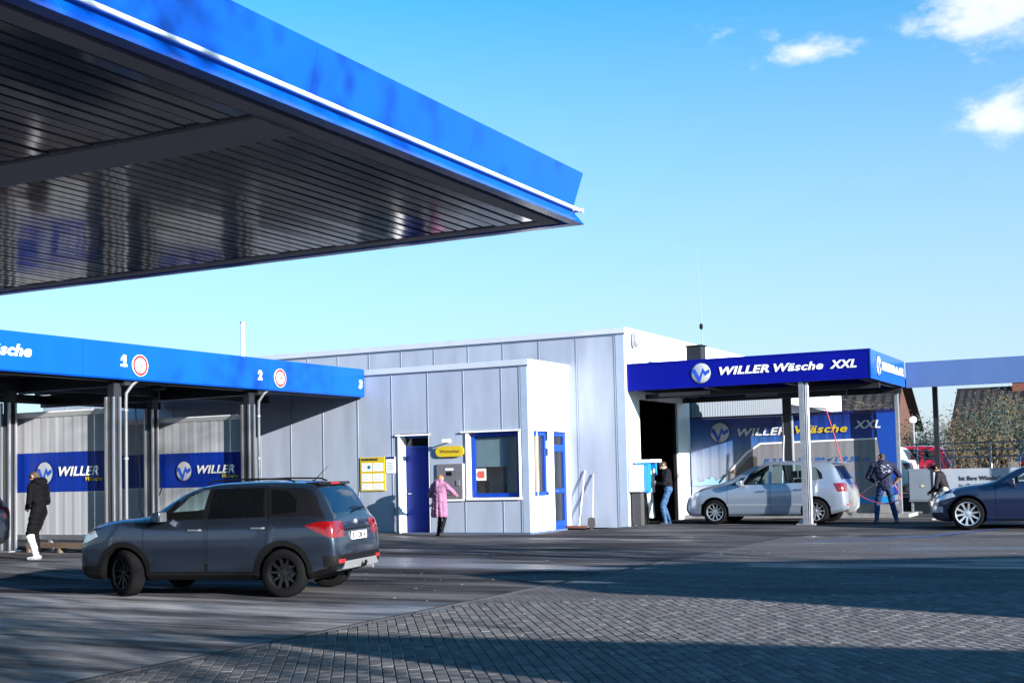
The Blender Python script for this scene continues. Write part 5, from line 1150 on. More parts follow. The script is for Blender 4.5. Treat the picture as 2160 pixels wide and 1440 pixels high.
# white works building seen through the wash place
wb = thing('works_building', 'white flat building with ribbed wall seen above the truck banner', 'building', (-16, 50, TERR))
q = MB(); q.box(-20, -11.3, 48, 48.4, 0, 4.6); part(wb, 'wall', q, mat('works wall', (0.08, 0.09, 0.11), 0.6, var=0.2, vscale=0.8))
for i in range(24):
    q = MB(); q.box(-19.6+i*0.35, -19.45+i*0.35, 47.9, 47.995, 0, 4.35); part(wb, 'wall_rib', q, MATS['rib cladding'])
p0_, p1_ = PX(1640, 850, 46), PX(1752, 868, 46)
q = MB(); q.prism([(p0_[0], p0_[2]+0.9), (p1_[0], p0_[2]+0.9), (p1_[0], p1_[2]), (p0_[0], p0_[2]+0.05)], 46, 47.8, 'y'); part(wb, 'loading_roof', q, M_WHITE)
q = MB()
for i in range(4): q.box(-18.5+i*1.7, -17.6+i*1.7, 47.85, 47.89, 3.7, 4.5)
part(wb, 'window_band', q, mat('pale glazing', (0.35, 0.55, 0.75), 0.1))
q = MB(); q.box(p0_[0]+0.2, p1_[0]-0.4, 46.3, 47.7, 0, p0_[2]+0.2); part(wb, 'loading_box', q, mat('works grey', (0.22, 0.24, 0.29), 0.6))

# trees
def grow_tree(seed, h, spread, levels=4, trunk_r=0.16, up=0.35, kids=(7, 6, 5, 4), first=0.28):
    r = random.Random(seed); limbs = MB(); tips = []
    def br(p, d, ln, rad, lv):
        n = 4 if lv < 2 else 3; pts = [p]; dd = d.copy()
        for i in range(n):
            dd = (dd+Vector((r.uniform(-1, 1), r.uniform(-1, 1), r.uniform(-.5, 1)))*(0.16 if lv else 0.07)+Vector((0, 0, up*0.12))).normalized(); pts.append(pts[-1]+dd*ln/n)
        rs = [rad*(1-0.75*i/n) for i in range(n+1)]
        limbs.tube(pts, rs, 7 if lv == 0 else (5 if lv == 1 else 3), caps=False)
        if lv >= levels: tips.append((pts[-1], dd)); tips.append((pts[-2], dd)); return
        for k in range(kids[min(lv, len(kids)-1)]):
            s = first+(1-first)*(k+r.random()*0.8)/kids[min(lv, len(kids)-1)] if lv == 0 else r.uniform(0.25, 1)
            s = min(s, 0.999); i = min(int(s*n), n-1); f = s*n-i; q_ = pts[i].lerp(pts[i+1], f)
            ax = Vector((r.uniform(-1, 1), r.uniform(-1, 1), r.uniform(-0.25, 0.5))); t = (pts[i+1]-pts[i]).normalized(); ax = (ax-t*ax.dot(t)).normalized()
            nd = (t*(0.45 if lv == 0 else 0.6)+ax*spread).normalized()
            br(q_, nd, ln*(0.62 if lv == 0 else 0.55)*r.uniform(0.7, 1.1), max(0.006, rs[i]*0.55), lv+1)
    br(Vector((0, 0, 0)), Vector((0, 0, 1)), h*0.72, trunk_r, 0)
    return limbs, tips
def leafcloud(tips, n, size, seed, jitter=0.25):
    r = random.Random(seed); q = MB()
    for p, d in tips:
        for k in range(n):
            c = p+Vector((r.gauss(0, jitter), r.gauss(0, jitter), r.gauss(0, jitter))); a = Vector((r.uniform(-1, 1), r.uniform(-1, 1), r.uniform(-1, 1))).normalized(); b = a.orthogonal().normalized()
            s = size*r.uniform(0.6, 1.3); q.add([c-a*s, c+b*s*0.55, c+a*s, c-b*s*0.55], [(0, 1, 2, 3)], r.choice((0, 0, 0, 1, 1, 2)))
    return q
M_BARK = mat('bark', (0.060, 0.050, 0.042), 0.9, var=0.3, vscale=12, bump=0.4, bscale=25)
M_BARKL = mat('pale bark', (0.17, 0.14, 0.11), 0.9, var=0.3, vscale=12)
LEAFB = [mat('brown leaf', (0.060, 0.040, 0.022), 0.8), mat('olive leaf', (0.042, 0.040, 0.020), 0.8), mat('ochre leaf', (0.10, 0.060, 0.02), 0.8)]
LEAFG = [mat('evergreen leaf', (0.018, 0.036, 0.026), 0.7), mat('dark evergreen leaf', (0.009, 0.018, 0.013), 0.7), mat('light evergreen leaf', (0.040, 0.060, 0.036), 0.7)]
def tree(name, lab, cat, base, seed, h, spread, leafm, nleaf, lsize, levels=4, trunk=0.16, bark=None, group=None, jit=0.25, kids=(7, 6, 5, 4), first=0.28):
    limbs, tips = grow_tree(seed, h, spread, levels, trunk, kids=kids, first=first)
    t = thing(name, lab, cat, base, group, rot=0)
    o = D.objects.new('trunk', limbs.mesh('trunk', bark or M_BARK, smooth=True, sharp=80)); link(o, t)
    if nleaf:
        o = D.objects.new('crown', leafcloud(tips, nleaf, lsize, seed+1, jit).mesh('crown', leafm)); link(o, t)
    return t
def at(x, y, v, z=TERR):
    p = PX(x, y, v); return (p[0], v, z)
tree('deciduous_tree', 'brown leaved tree in front of the tiled house at the right edge', 'tree', at(2130, 950, 62), 11, 3.7, 1.0, LEAFB, 4, 0.055, group='trees beyond the terrace', bark=M_BARKL, jit=0.35)
tree('deciduous_tree', 'sparse brown tree between the chimney house and its roof edge', 'tree', at(2068, 950, 60), 12, 2.7, 1.0, LEAFB, 3, 0.05, group='trees beyond the terrace', bark=M_BARKL, jit=0.35)
tree('deciduous_tree', 'bare bluish tree left of the large tiled roof', 'tree', at(2004, 950, 66), 13, 3.0, 0.9, LEAFB, 1, 0.04, group='trees beyond the terrace')
tree('deciduous_tree', 'low brown tree behind the black canopy column', 'tree', at(1950, 950, 68), 14, 1.9, 1.1, LEAFB, 3, 0.05, group='trees beyond the terrace', jit=0.35)
tree('deciduous_tree', 'bare pale tree in front of the roof seen below the canopy', 'tree', at(1812, 950, 56), 15, 3.6, 0.75, LEAFB, 0, 0.1, group='trees beyond the terrace', bark=M_BARKL, kids=(9, 6, 4, 3), first=0.15)
def shrub(lab, base, seed, h, w, leafm, n=1500, size=0.065):
    r = random.Random(seed); t = thing('evergreen_shrub', lab, 'shrub', base, 'shrubs beyond the terrace', rot=0); st = MB(); q = MB()
    for i in range(14):
        a = r.uniform(0, 6.28); e = Vector((math.cos(a)*w*r.uniform(.3, 1), math.sin(a)*w*r.uniform(.3, 1), h*r.uniform(.45, 1))); st.tube([(0, 0, 0), e*0.5+Vector((0, 0, h*0.15)), e], [0.04, 0.025, 0.008], 4, caps=False)
        for k in range(n//14):
            s = r.random()**0.5; c = e*s+Vector((r.gauss(0, .2*w), r.gauss(0, .2*w), r.gauss(0, .16*h)+.12*h)); aa = Vector((r.gauss(0, 1), r.gauss(0, 1), r.gauss(0.4, 1))).normalized(); b = aa.orthogonal().normalized(); z = size*r.uniform(.6, 1.4)
            if c.z < 0.02: continue
            q.add([c-aa*z, c+b*z*.45, c+aa*z, c-b*z*.45], [(0, 1, 2, 3)], r.choice((0, 0, 1, 1, 2)))
    o = D.objects.new('stem', st.mesh('stem', M_BARK)); link(o, t); o = D.objects.new('foliage', q.mesh('foliage', leafm)); link(o, t); return t
shrub('green shrub below the sky gap left of the black column', at(1932, 950, 56), 21, 2.6, 1.1, LEAFG)
shrub('green shrub right of the round mirror sign', at(1962, 950, 57), 22, 2.3, 1.1, LEAFG)
shrub('dark green conifer bush below the large tiled roof', at(2080, 950, 52), 23, 2.9, 1.2, LEAFG, 2600)
shrub('dark evergreen bush at the right picture edge above the railing', at(2152, 950, 54), 24, 2.7, 1.3, [LEAFG[1], LEAFG[1], LEAFG[0]], 2600)
shrub('small olive bush right behind the railing', at(2104, 950, 44), 25, 1.6, 0.7, LEAFB, 1200)
shrub('small bush left of the large roof behind the railing', at(2025, 950, 50), 26, 1.6, 1.0, LEAFB, 1400)
p = PX(1926, 885, 50); rs_ = thing('traffic_mirror', 'round white traffic mirror on a post beside the house gable', 'mirror', (p[0], 50, TERR))
q = MB(); disc(q, (p[0], 50, p[2]), 0.14, 0.05, 'F', r2=0.12); part(rs_, 'mirror_disc', q, M_LETTER)
q = MB(); q.tube([(p[0], 50.05, TERR), (p[0], 50.05, p[2])], 0.035, 8); part(rs_, 'pole', q, M_GALV)
q = MB(); q.box(-5, 14, 50.6, 50.8, TERR, TERR+0.95); solo('garden_wall', 'low grey brown garden wall behind the parked cars', 'wall', (4, 50.7, TERR), q, mat('garden wall', (0.17, 0.15, 0.15), 0.85, var=0.25, vscale=4))

# leaf litter on the paving
r5 = random.Random(9); q = MB()
for i in range(260):
    y_ = r5.uniform(9.0, 24); x_ = r5.uniform(-.12, .44)*y_; u = x_*CA-y_*SA; v = x_*SA+y_*CA; a_ = r5.uniform(0, 6.28); s5 = r5.uniform(.015, .04); z5 = gh(u, v)+0.022
    q.add([(u+s5*math.cos(a_), v+s5*math.sin(a_), z5), (u-s5*.5*math.sin(a_), v+s5*.5*math.cos(a_), z5+.008), (u-s5*math.cos(a_), v-s5*math.sin(a_), z5), (u+s5*.5*math.sin(a_), v-s5*.5*math.cos(a_), z5+.004)], [(0, 1, 2, 3)])
solo('leaf_litter', 'small dry leaves scattered over the paving', 'leaves', (0, 0, 0), q, mat('dry leaf', (0.22, 0.20, 0.19), 0.8), kind='stuff')
# ------------------------------------------------------------------ out of view: street trees known from their shadows, added shadow-casting blocks
def shadow_block(lab, poly, h):  # invented mass, footprint is the wanted shadow outline shifted towards the sun
    cx = sum(p[0] for p in poly)/len(poly); cy = sum(p[1] for p in poly)/len(poly)
    t = thing('shadow_caster', lab, 'building', (cx, cy, 0)); q = MB(); q.prism(poly, 0, h-0.2, 'z'); part(t, 'wall', q, M_PANEL_LIT)
    q = MB(); q.prism(grow(poly, 0.15), h-0.2, h, 'z'); part(t, 'roof', q, M_BLUE)
    return t
k = 5.0/0.259
shadow_block('unseen flat block right of the camera, added to cast the far shadow band', [(u+k, v-0.3*k) for u, v in ((-9.6, 16.9), (-8, 19.0), (-2, 22.0), (3, 24.3), (6, 16.9), (-1.5, 15.6), (-6.5, 14.9))], 5.0)
k = 4.2/0.259
shadow_block('unseen low block beside the camera, added to cast the near shadow band', [(u+k, v-0.3*k) for u, v in ((-8.4, 9.75), (-8.0, 10.1), (-1.0, 11.05), (1.2, 11.3), (1.5, 8.6), (-2.65, 8.92), (-4.7, 9.05))], 4.2)
for i, (u, v, h, sd_, sp2) in enumerate(((13.5, 1.2, 9.5, 31, .9), (15.5, -1.8, 10.5, 32, .9), (13.0, 13.6, 12.5, 34, .7))):
    tree('street_tree', ('nearest street tree right of the camera beside the low shadow block', 'street tree behind the low shadow block on the right', 'tall street tree beside the large shadow block on the right')[i], 'tree', (u, v, 0), sd_, h, sp2, LEAFB, 2 if i < 2 else 1, 0.085, levels=4, trunk=0.20, group='street trees outside the view', kids=(9, 6, 4, 4), first=0.35)
# ------------------------------------------------------------------ people
def capsule(q, p0, p1, r0, r1, ref=Vector((1, 0, 0)), flat=1.0, n=12):
    p0, p1 = Vector(p0), Vector(p1); t = p1-p0; L = t.length; t = t.normalized() if L > 1e-6 else Vector((0, 0, 1))
    a = ref-t*ref.dot(t); a = a.normalized() if a.length > 1e-4 else t.orthogonal().normalized(); b = t.cross(a)
    rings = []
    for k in range(5):
        th = math.pi/2*(1-k/4); rings.append((p0-t*r0*math.sin(th), r0*math.cos(th)))
    for k in range(1, 5):
        th = math.pi/2*k/4; rings.append((p1+t*r1*math.sin(th), r1*math.cos(th)))
    rings.insert(5, (p1, r1))
    vs_ = []
    for c, r in rings:
        r = max(r, 0.0008)
        for j in range(n): an = 2*math.pi*j/n; vs_.append(c+a*r*flat*math.cos(an)+b*r*math.sin(an))
    k = len(rings); fs = [(i*n+j, i*n+(j+1) % n, (i+1)*n+(j+1) % n, (i+1)*n+j) for i in range(k-1) for j in range(n)]
    fs += [tuple(range(n-1, -1, -1)), tuple(range((k-1)*n, k*n))]
    q.add(vs_, fs)
def ik(a, b, l1, l2, hint):
    d = b-a; L = min(d.length, (l1+l2)*0.999); d = d.normalized(); b = a+d*L
    x = (l1*l1-l2*l2+L*L)/(2*L); hgt = math.sqrt(max(0, l1*l1-x*x)); hh = hint-d*hint.dot(d); hh = hh.normalized()
    return a+d*x+hh*hgt, b
PM = {}
def person(label, base, ang, h, pose, cols, voxel=0.011, extra=None, hood=False, coat=None):
    """pose in metres for a 1.75 m figure: pelvis, chest, head, feet L/R, hands L/R; x forward, y left"""
    s = h/1.75; V = lambda p: Vector(p)*s
    segs = []   # (p0, p1, r0, r1, tag, flat)
    def sg(p0, p1, r0, r1, tg, flat=1.0, ref=Vector((1, 0, 0))): segs.append((Vector(p0), Vector(p1), r0*s, r1*s, tg, flat, ref))
    pel, ch, hd = V(pose['pelvis']), V(pose['chest']), V(pose['head']); face = Vector(pose.get('face', (1, 0, 0))).normalized()
    up = (ch-pel).normalized(); side = Vector(pose.get('side', (0, 1, 0))).normalized(); fr = side.cross(up)
    top, legs, skin, hair, shoe = 'top', 'legs', 'skin', 'hair', 'shoe'
    bulk = pose.get('bulk', 1.0)
    sg(pel-side*0.055*s, pel+side*0.055*s, 0.125, 0.125, legs if not coat else top, 0.92, fr)
    mid = pel.lerp(ch, 0.5); sg(pel+up*0.03*s, mid, 0.135*bulk, 0.14*bulk, top, 0.82, fr); sg(mid, ch, 0.14*bulk, 0.155*bulk, top, 0.74, fr)
    for sd_ in (1, -1): sg(mid+side*0.05*sd_*s, ch+side*0.085*sd_*s, 0.11*bulk, 0.115*bulk, top, 0.85, fr)
    nk = ch+up*0.13*s; sg(ch+side*0.16*s+up*0.06*s, ch-side*0.16*s+up*0.06*s, 0.07*bulk, 0.07*bulk, top); sg(ch+up*0.05*s, nk, 0.085, 0.06, top)
    sg(nk, hd-Vector((0, 0, 0.02))*s, 0.055, 0.055, skin)
    # head: cranium, face, jaw, nose, ears
    hup = (hd-nk).normalized(); fc = (face-hup*face.dot(hup)).normalized(); hs = hup.cross(fc)
    hc = hd+hup*0.045*s
    sg(hc-fc*0.015*s, hc+fc*0.020*s+hup*0.01*s, 0.088, 0.082, hair, 0.86, hs)
    sg(hc+fc*0.035*s-hup*0.02*s, hc+fc*0.035*s-hup*0.085*s, 0.066, 0.048, skin, 0.95, hs)
    sg(hc+fc*0.095*s-hup*0.012*s, hc+fc*0.108*s-hup*0.045*s, 0.012, 0.017, skin)
    for sd_ in (1, -1): sg(hc+hs*0.078*sd_*s+hup*0.005*s, hc+hs*0.080*sd_*s-hup*0.04*s, 0.017, 0.013, skin)
    # arms and hands
    for sd_, nm in ((1, 'L'), (-1, 'R')):
        sh_ = ch+side*0.185*sd_*s*bulk**0.5+up*0.045*s; hand = V(pose['hand'+nm]); hint = Vector(pose.get('elb'+nm, (-0.6, sd_*0.7, -0.6)))
        el, wr_ = ik(sh_, hand, 0.30*s, 0.265*s, hint)
        slv = 'sleeve' if 'sleeve' in cols else top
        sg(sh_, el, 0.062*bulk, 0.048*bulk, slv); sg(el, el.lerp(wr_, 0.93), 0.047*bulk, 0.036*bulk**.5, slv if not pose.get('bare'+nm) else skin)
        d = (wr_-el).normalized(); pn = Vector(pose.get('palm'+nm, (0, -sd_, 0))); pn = (pn-d*pn.dot(d)).normalized(); ac = d.cross(pn)
        hk = skin if not pose.get('glove') else shoe
        sg(wr_, wr_+d*0.075*s, 0.030, 0.036, hk, 0.55, pn)
        for k, (ln, of) in enumerate(((0.066, -0.030), (0.078, -0.010), (0.074, 0.011), (0.058, 0.030))):
            b0 = wr_+d*0.085*s+ac*of*s; b1 = b0+(d*0.85+pn*0.5).normalized()*ln*0.5*s; b2 = b1+(d*0.35+pn*0.95).normalized()*ln*0.55*s
            sg(b0, b1, 0.0095, 0.009, hk); sg(b1, b2, 0.009, 0.0075, hk)
        tb_ = wr_+d*0.03*s-ac*0.032*s; t1 = tb_+(d*0.6-ac*0.6+pn*0.4).normalized()*0.04*s; sg(tb_, t1, 0.013, 0.011, hk); sg(t1, t1+(d*0.7+pn*0.6).normalized()*0.032*s, 0.011, 0.009, hk)
    # legs and shoes
    for sd_, nm in ((1, 'L'), (-1, 'R')):
        hp = pel+side*0.085*sd_*s-Vector((0, 0, 0.03))*s; ft = V(pose['foot'+nm]); an = ft+Vector((0, 0, 0.085))*s; td = Vector(pose.get('toe'+nm, (1, 0.15*sd_, 0))).normalized()
        kn, an = ik(hp, an, 0.43*s, 0.43*s, Vector(pose.get('knee'+nm, (1, 0.1*sd_, 0))))
        lr = pose.get('legr', 1.0)
        lt = 'leg'+nm if 'leg'+nm in cols else legs
        sg(hp, kn, 0.088*lr, 0.062*lr, legs); sg(kn, kn.lerp(an, 0.35), 0.060*lr, 0.060*lr, lt); sg(kn.lerp(an, 0.35), an, 0.060*lr, 0.046*lr, lt)
        f0 = Vector((an.x, an.y, ft.z)); sg(f0-td*0.05*s+Vector((0, 0, 0.040))*s, f0+td*0.14*s+Vector((0, 0, 0.034))*s, 0.042, 0.034, shoe)
        sg(an, f0+Vector((0, 0, 0.05))*s, 0.045, 0.045, shoe if pose.get('boots') else lt)
    if coat:      # long padded coat: flared skirt from the waist
        for k in range(10):
            a = 2*math.pi*k/10; o = Vector((math.cos(a)*0.075, math.sin(a)*0.13, 0))*s; o2 = Vector((math.cos(a)*0.105, math.sin(a)*0.20, 0))*s
            sg(mid+o, Vector((pel.x, pel.y, coat*s))+o2, 0.085, 0.062, top)
    if hood:
        sg(nk-fr*0.06*s+side*0.085*s+up*0.02*s, nk-fr*0.06*s-side*0.085*s+up*0.02*s, 0.078, 0.078, top); sg(nk-fr*0.10*s, nk-fr*0.115*s-up*0.08*s, 0.08, 0.055, top); sg(nk+fr*0.03*s+side*.1*s, nk-fr*0.05*s+side*0.1*s, 0.055, 0.055, top); sg(nk+fr*0.03*s-side*.1*s, nk-fr*0.05*s-side*0.1*s, 0.055, 0.055, top)
    for e in (extra or []): sg(V(e[0]), V(e[1]), e[2], e[3], e[4], e[5] if len(e) > 5 else 1.0)
    q = MB()
    for p0, p1, r0, r1, tg, fl, ref in segs: capsule(q, p0, p1, r0, r1, ref, fl)
    me = D.meshes.new('person'); me.from_pydata(q.v, [], q.f); ob = D.objects.new('tmp', me); COL.objects.link(ob)
    rm_ = ob.modifiers.new('r', 'REMESH'); rm_.mode = 'VOXEL'; rm_.voxel_size = voxel; rm_.use_smooth_shade = True
    sm = ob.modifiers.new('s', 'SMOOTH'); sm.factor = 0.5; sm.iterations = 3
    dg = bpy.context.evaluated_depsgraph_get(); out = D.meshes.new_from_object(ob.evaluated_get(dg)); D.objects.remove(ob)
    # cloth folds
    from mathutils import noise as _nz
    nV = len(out.vertices); no_ = np.empty(nV*3, np.float32); out.vertices.foreach_get('normal', no_); co_ = np.empty(nV*3, np.float32); out.vertices.foreach_get('co', co_)
    for i_ in range(nV):
        c_ = Vector(co_[3*i_:3*i_+3]); a_ = _nz.noise(Vector((c_.x*11+3.1*s, c_.y*11, c_.z*19)))+0.5*_nz.noise(Vector((c_.x*24, c_.y*24, c_.z*34)))
        hh_ = (c_-hd).length
        if hh_ > 0.17*s: co_[3*i_:3*i_+3] += no_[3*i_:3*i_+3]*a_*(0.012*s if c_.z > 0.12*s else 0.002)
    out.vertices.foreach_set('co', co_); out.update()
    names = list(cols); out.materials.clear()
    for nm in names: out.materials.append(cols[nm])
    nP = len(out.polygons); cen = np.empty(nP*3, np.float32); out.polygons.foreach_get('center', cen); cen = cen.reshape(-1, 3)
    best = np.full(nP, 1e9); idx = np.zeros(nP, np.int32)
    for p0, p1, r0, r1, tg, fl, ref in segs:
        a = np.array(p0); b = np.array(p1); ab = b-a; l2 = max(1e-9, ab@ab); t_ = np.clip(((cen-a)@ab)/l2, 0, 1); dd = np.linalg.norm(cen-(a+t_[:, None]*ab), axis=1)-(r0+(r1-r0)*t_)*(0.5+0.5*fl)
        k = names.index(tg if tg in names else 'top'); m_ = dd < best; best[m_] = dd[m_]; idx[m_] = k
    out.polygons.foreach_set('material_index', idx); out.polygons.foreach_set('use_smooth', np.ones(nP, bool)); out.name = 'person'
    o = D.objects.new('person', out); link(o); o.location = W(*base); o.rotation_euler = (0, 0, ang-AX); tag(o, label, 'person')
    # eyes
    ey = MB()
    for sd_ in (1, -1): ey.lathe([(0.002, -0.008), (0.009, 0), (0.002, 0.008)], hc+fc*0.094*s+hs*0.030*sd_*s-hup*0.005*s, 'x', 8)
    eo = D.objects.new('eyes', ey.mesh('eyes', M_INK)); link(eo, o)
    return o, segs, s
cloth = lambda n, c, v=0.25: mat(n, c, 0.85, var=v, vscale=10, bump=0.5, bscale=22, spec=0.05)
SKIN = mat('skin', (0.34, 0.18, 0.125), 0.5, var=0.1, vscale=12); SKIN2 = mat('pale skin', (0.40, 0.24, 0.185), 0.5, var=0.1, vscale=12)
# youth at the left in black with white printed trouser leg, seen from his left side, looking down
person('youth in black hoodie with one white printed trouser leg looking down', (-19.05, 17.12, 0.1), R_(188), 1.76,
  dict(pelvis=(0, 0, .93), chest=(0.02, 0, 1.33), head=(0.085, 0, 1.545), face=(1, 0.2, -0.45), footL=(-0.03, 0.11, 0), footR=(0.12, -0.11, 0), handL=(0.18, 0.12, 0.98), handR=(0.2, -0.1, 1.0), bulk=1.12, legr=1.2, toeL=(0.9, 0.5, 0)),
  dict(top=cloth('black cotton', (0.004, 0.004, 0.005)), legs=cloth('black jersey', (0.005, 0.005, 0.006)), legL=cloth('white printed jersey', (0.50, 0.50, 0.54), 0.9), skin=SKIN, hair=mat('short brown hair', (0.045, 0.026, 0.016), 0.8), shoe=cloth('mixed trainers', (0.25, 0.25, 0.28), 0.9)), hood=True)
# woman in the pink coat at the pay machine, seen from behind
person('woman in long pink hooded coat and black trousers at the pay machine', (-16.12, 27.14, 0), R_(84), 1.60,
  dict(pelvis=(0, 0, .93), chest=(0.03, 0, 1.32), head=(0.07, 0, 1.535), face=(1, 0, -0.35), footL=(0.03, 0.075, 0), footR=(-0.03, -0.075, 0), handL=(0.24, 0.20, 1.10), handR=(0.40, -0.30, 1.10), elbR=(-0.4, -0.9, -0.5), bulk=1.36, boots=True),
  dict(top=cloth('pink padded coat', (0.25, 0.115, 0.205), 0.25), legs=cloth('black leggings', (0.010, 0.010, 0.012)), skin=SKIN2, hair=mat('ginger hair', (0.26, 0.09, 0.03), 0.7), shoe=cloth('dark boots', (0.03, 0.03, 0.035))), hood=True, coat=0.56)
# man in the dark gateway using his phone
person('man in dark jacket and blue jeans looking at his hands in the dark gateway', (-11.45, 31.0, 0.08), R_(205), 1.74,
  dict(pelvis=(0, 0, .93), chest=(0.03, 0, 1.33), head=(0.10, 0, 1.545), face=(1, 0.15, -0.55), footL=(0.10, 0.10, 0), footR=(-0.04, -0.11, 0), handL=(0.30, 0.05, 1.10), handR=(0.29, -0.06, 1.12), bulk=1.12),
  dict(top=cloth('black jacket', (0.010, 0.010, 0.013)), legs=cloth('blue denim', (0.045, 0.10, 0.20), 0.5), skin=SKIN2, hair=mat('dark hair', (0.015, 0.011, 0.009), 0.7), shoe=cloth('dark shoes', (0.03, 0.03, 0.04))))
# man with the pressure lance, seen from behind
HM = (-5.98, 31.35, 0.1)
lm, segs, sc = person('man in dark printed jacket and blue jeans spraying with a lance', HM, R_(112), 1.78,
  dict(pelvis=(0, 0, .92), chest=(0.05, 0.02, 1.33), head=(0.12, 0.03, 1.545), face=(0.9, 0.55, -0.35), footL=(0.02, 0.22, 0), footR=(0.0, -0.24, 0), handL=(0.30, 0.20, 1.0), handR=(0.16, -0.24, 0.93), elbL=(-0.6, 0.9, 0.0), elbR=(-0.6, -0.9, -0.1), bulk=1.36, legr=1.15, bareR=True),
  dict(top=cloth('navy jacket', (0.020, 0.024, 0.050), 0.4), legs=cloth('dark denim', (0.020, 0.045, 0.12), 0.5), skin=SKIN, hair=mat('brown hair', (0.03, 0.017, 0.011), 0.8), shoe=cloth('grey shoes', (0.12, 0.12, 0.14), 0.6)))
q = MB(); r_ = random.Random(5)
for i in range(22):
    y, z = r_.uniform(-0.11, 0.11), r_.uniform(1.22, 1.42); a, b = r_.uniform(.008, .026), r_.uniform(.008, .022)
    q.add([(-0.168, y-a, z-b), (-0.168, y+a, z-b*.4), (-0.166, y+a*.6, z+b), (-0.166, y-a*.7, z+b*.6)], [(0, 1, 2, 3)])
jp = D.objects.new('jacket_print', q.mesh('jacket_print', mat('jacket print', (0.22, 0.24, 0.30), 0.7))); link(jp, lm)
# person bending behind the navy car
person('person in black cap and pale trousers bending behind the navy car', (-4.84, 32.6, 0.1), R_(172), 1.72,
  dict(pelvis=(-0.08, 0, .76), chest=(0.02, 0, 1.10), head=(0.10, 0.0, 1.295), face=(0.8, 0.3, -0.5), footL=(0.10, 0.10, 0), footR=(-0.12, -0.12, 0), handL=(0.26, 0.15, 0.72), handR=(0.24, -0.15, 0.74), bulk=1.1),
  dict(top=cloth('charcoal top', (0.020, 0.018, 0.022)), legs=cloth('pale trousers', (0.42, 0.38, 0.35)), skin=SKIN, hair=cloth('black cap', (0.012, 0.010, 0.014)), shoe=cloth('white shoes', (0.6, 0.6, 0.62))),
  extra=[((0.18, 0.0, 1.37), (0.28, 0.03, 1.345), 0.06, 0.035, 'hair', 0.4)])
# lance, hose and spray
def hm(x, y, z):
    a = R_(112); return (HM[0]+math.cos(a)*x*sc-math.sin(a)*y*sc, HM[1]+math.sin(a)*x*sc+math.cos(a)*y*sc, HM[2]+z*sc)
hL = Vector(PX(1856, 1013, 31.2)); hR = Vector(hm(0.16, -0.27, 0.90)); tip = Vector(PX(1817, 1041, 31.5))
ln_ = thing('pressure_lance', 'grey high pressure lance held by the man in the printed jacket', 'lance', tuple(hL))
grip = hL+(hL-tip).normalized()*0.38
q = MB(); q.tube([tip, hL], 0.020, 6); part(ln_, 'tube', q, M_GALV); q = MB(); q.tube([hL, grip], 0.022, 8); part(ln_, 'grip', q, M_BLACK); q = MB(); q.tube([tip, tip+(tip-hL).normalized()*0.06], [0.014, 0.008], 6); part(ln_, 'nozzle', q, M_BLACK)
def bez(pts, n=12):
    o = []; P_ = [Vector(p) for p in pts]; P_ = [P_[0]]+P_+[P_[-1]]
    for i in range(1, len(P_)-2):
        for k in range(n):
            t = k/n; a, b, c, d = P_[i-1:i+3]; o.append(0.5*((2*b)+(-a+c)*t+(2*a-5*b+4*c-d)*t*t+(-a+3*b-3*c+d)*t**3))
    o.append(P_[-2]); return o
hp_ = [PX(1742, 862, 33.1), PX(1762, 925, 32.6), PX(1783, 1000, 32.0), PX(1805, 1035, 31.5), PX(1835, 1055, 31.1), PX(1870, 1061, 30.95), PX(1900, 1050, 31.0), tuple(hR+Vector((0.06, -0.05, -0.12))), tuple(hR)]
q = MB(); q.tube(bez(hp_), 0.013, 7); solo('pressure_hose', 'red hose looping from the canopy boom to the man with the lance', 'hose', hp_[4], q, mat('red hose', (0.50, 0.07, 0.08), 0.45), smooth=True)
q = MB(); d = Vector(PX(1788, 1052, 31.5))-tip; q.tube([tip+d*0.1, tip+d*0.5, tip+d, tip+d*1.25+Vector((0, 0, .12))], [0.02, 0.10, 0.26, 0.30], 14)
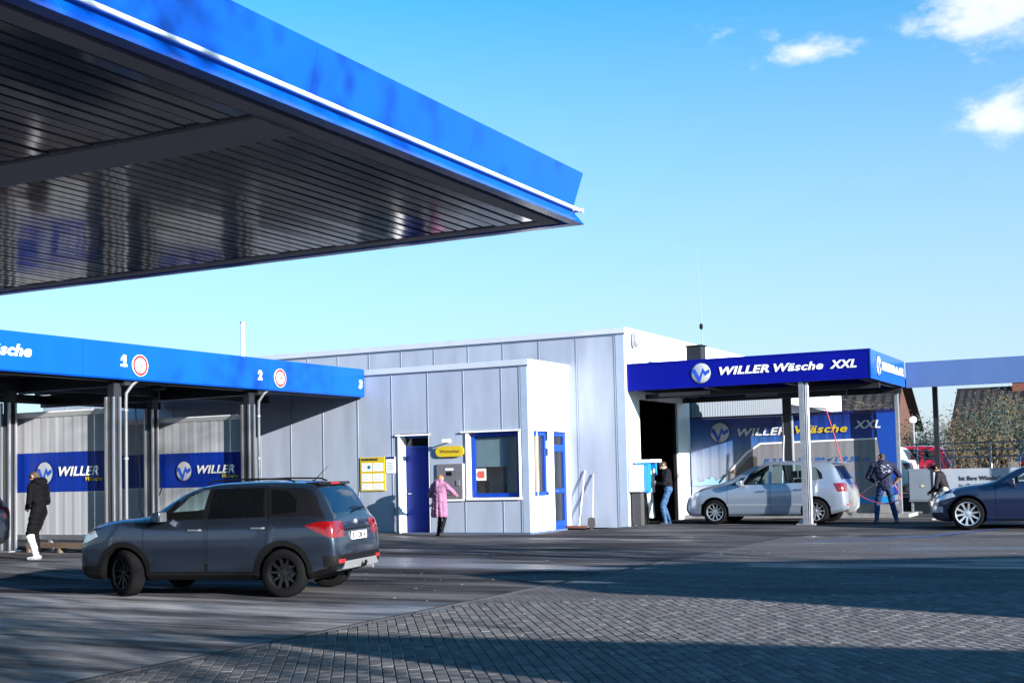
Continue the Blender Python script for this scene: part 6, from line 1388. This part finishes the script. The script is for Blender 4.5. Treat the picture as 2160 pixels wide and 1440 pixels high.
q.lathe([(0.02, -0.42), (0.22, -0.2), (0.25, 0.1), (0.16, 0.5), (0.02, 0.7)], PX(1793, 1052, 31.3), 'z', 14)
m = D.materials.new('spray mist'); m.use_nodes = True; t = m.node_tree; t.nodes.clear(); oo = t.nodes.new('ShaderNodeOutputMaterial'); pv_ = t.nodes.new('ShaderNodeVolumePrincipled'); pv_.inputs['Color'].default_value = (0.95, 0.97, 1, 1)
nn_ = t.nodes.new('ShaderNodeTexNoise'); nn_.inputs['Scale'].default_value = 4; nn_.inputs['Detail'].default_value = 4; mr2 = t.nodes.new('ShaderNodeMapRange'); mr2.inputs[1].default_value = 0.35; mr2.inputs[2].default_value = 0.75; mr2.inputs[4].default_value = 40.0
tc_ = t.nodes.new('ShaderNodeTexCoord'); mp_ = t.nodes.new('ShaderNodeMapping'); mp_.inputs['Location'].default_value = (0, 0, -0.5); mp_.inputs['Scale'].default_value = (2.4, 2.4, 1.7); gr_ = t.nodes.new('ShaderNodeTexGradient'); gr_.gradient_type = 'SPHERICAL'; mu_ = t.nodes.new('ShaderNodeMath'); mu_.operation = 'MULTIPLY'
t.links.new(tc_.outputs['Object'], mp_.inputs[0]); t.links.new(mp_.outputs[0], gr_.inputs[0]); t.links.new(gr_.outputs[1], mu_.inputs[0]); t.links.new(nn_.outputs[0], mr2.inputs[0]); t.links.new(mr2.outputs[0], mu_.inputs[1]); t.links.new(mu_.outputs[0], pv_.inputs['Density']); t.links.new(pv_.outputs[0], oo.inputs['Volume'])
sp0 = solo('water_spray', 'white water mist between the lance and the silver car', 'spray', (PX(1793, 1052, 31.3)[0], 31.3, 0.2), q, m, smooth=True, kind='stuff')
# swivel boom over the wash place
q = MB(); a = Vector(PX(1742, 862, 33.1)); q.tube([(-8.2, 33.1, ZX0-0.1), (-8.2, 33.1, a.z+0.05), a], 0.022, 6); solo('hose_boom', 'thin swivel boom carrying the red hose below the blue XXL canopy', 'boom', (-8.2, 33.1, ZX0-0.1), q, M_GALV)
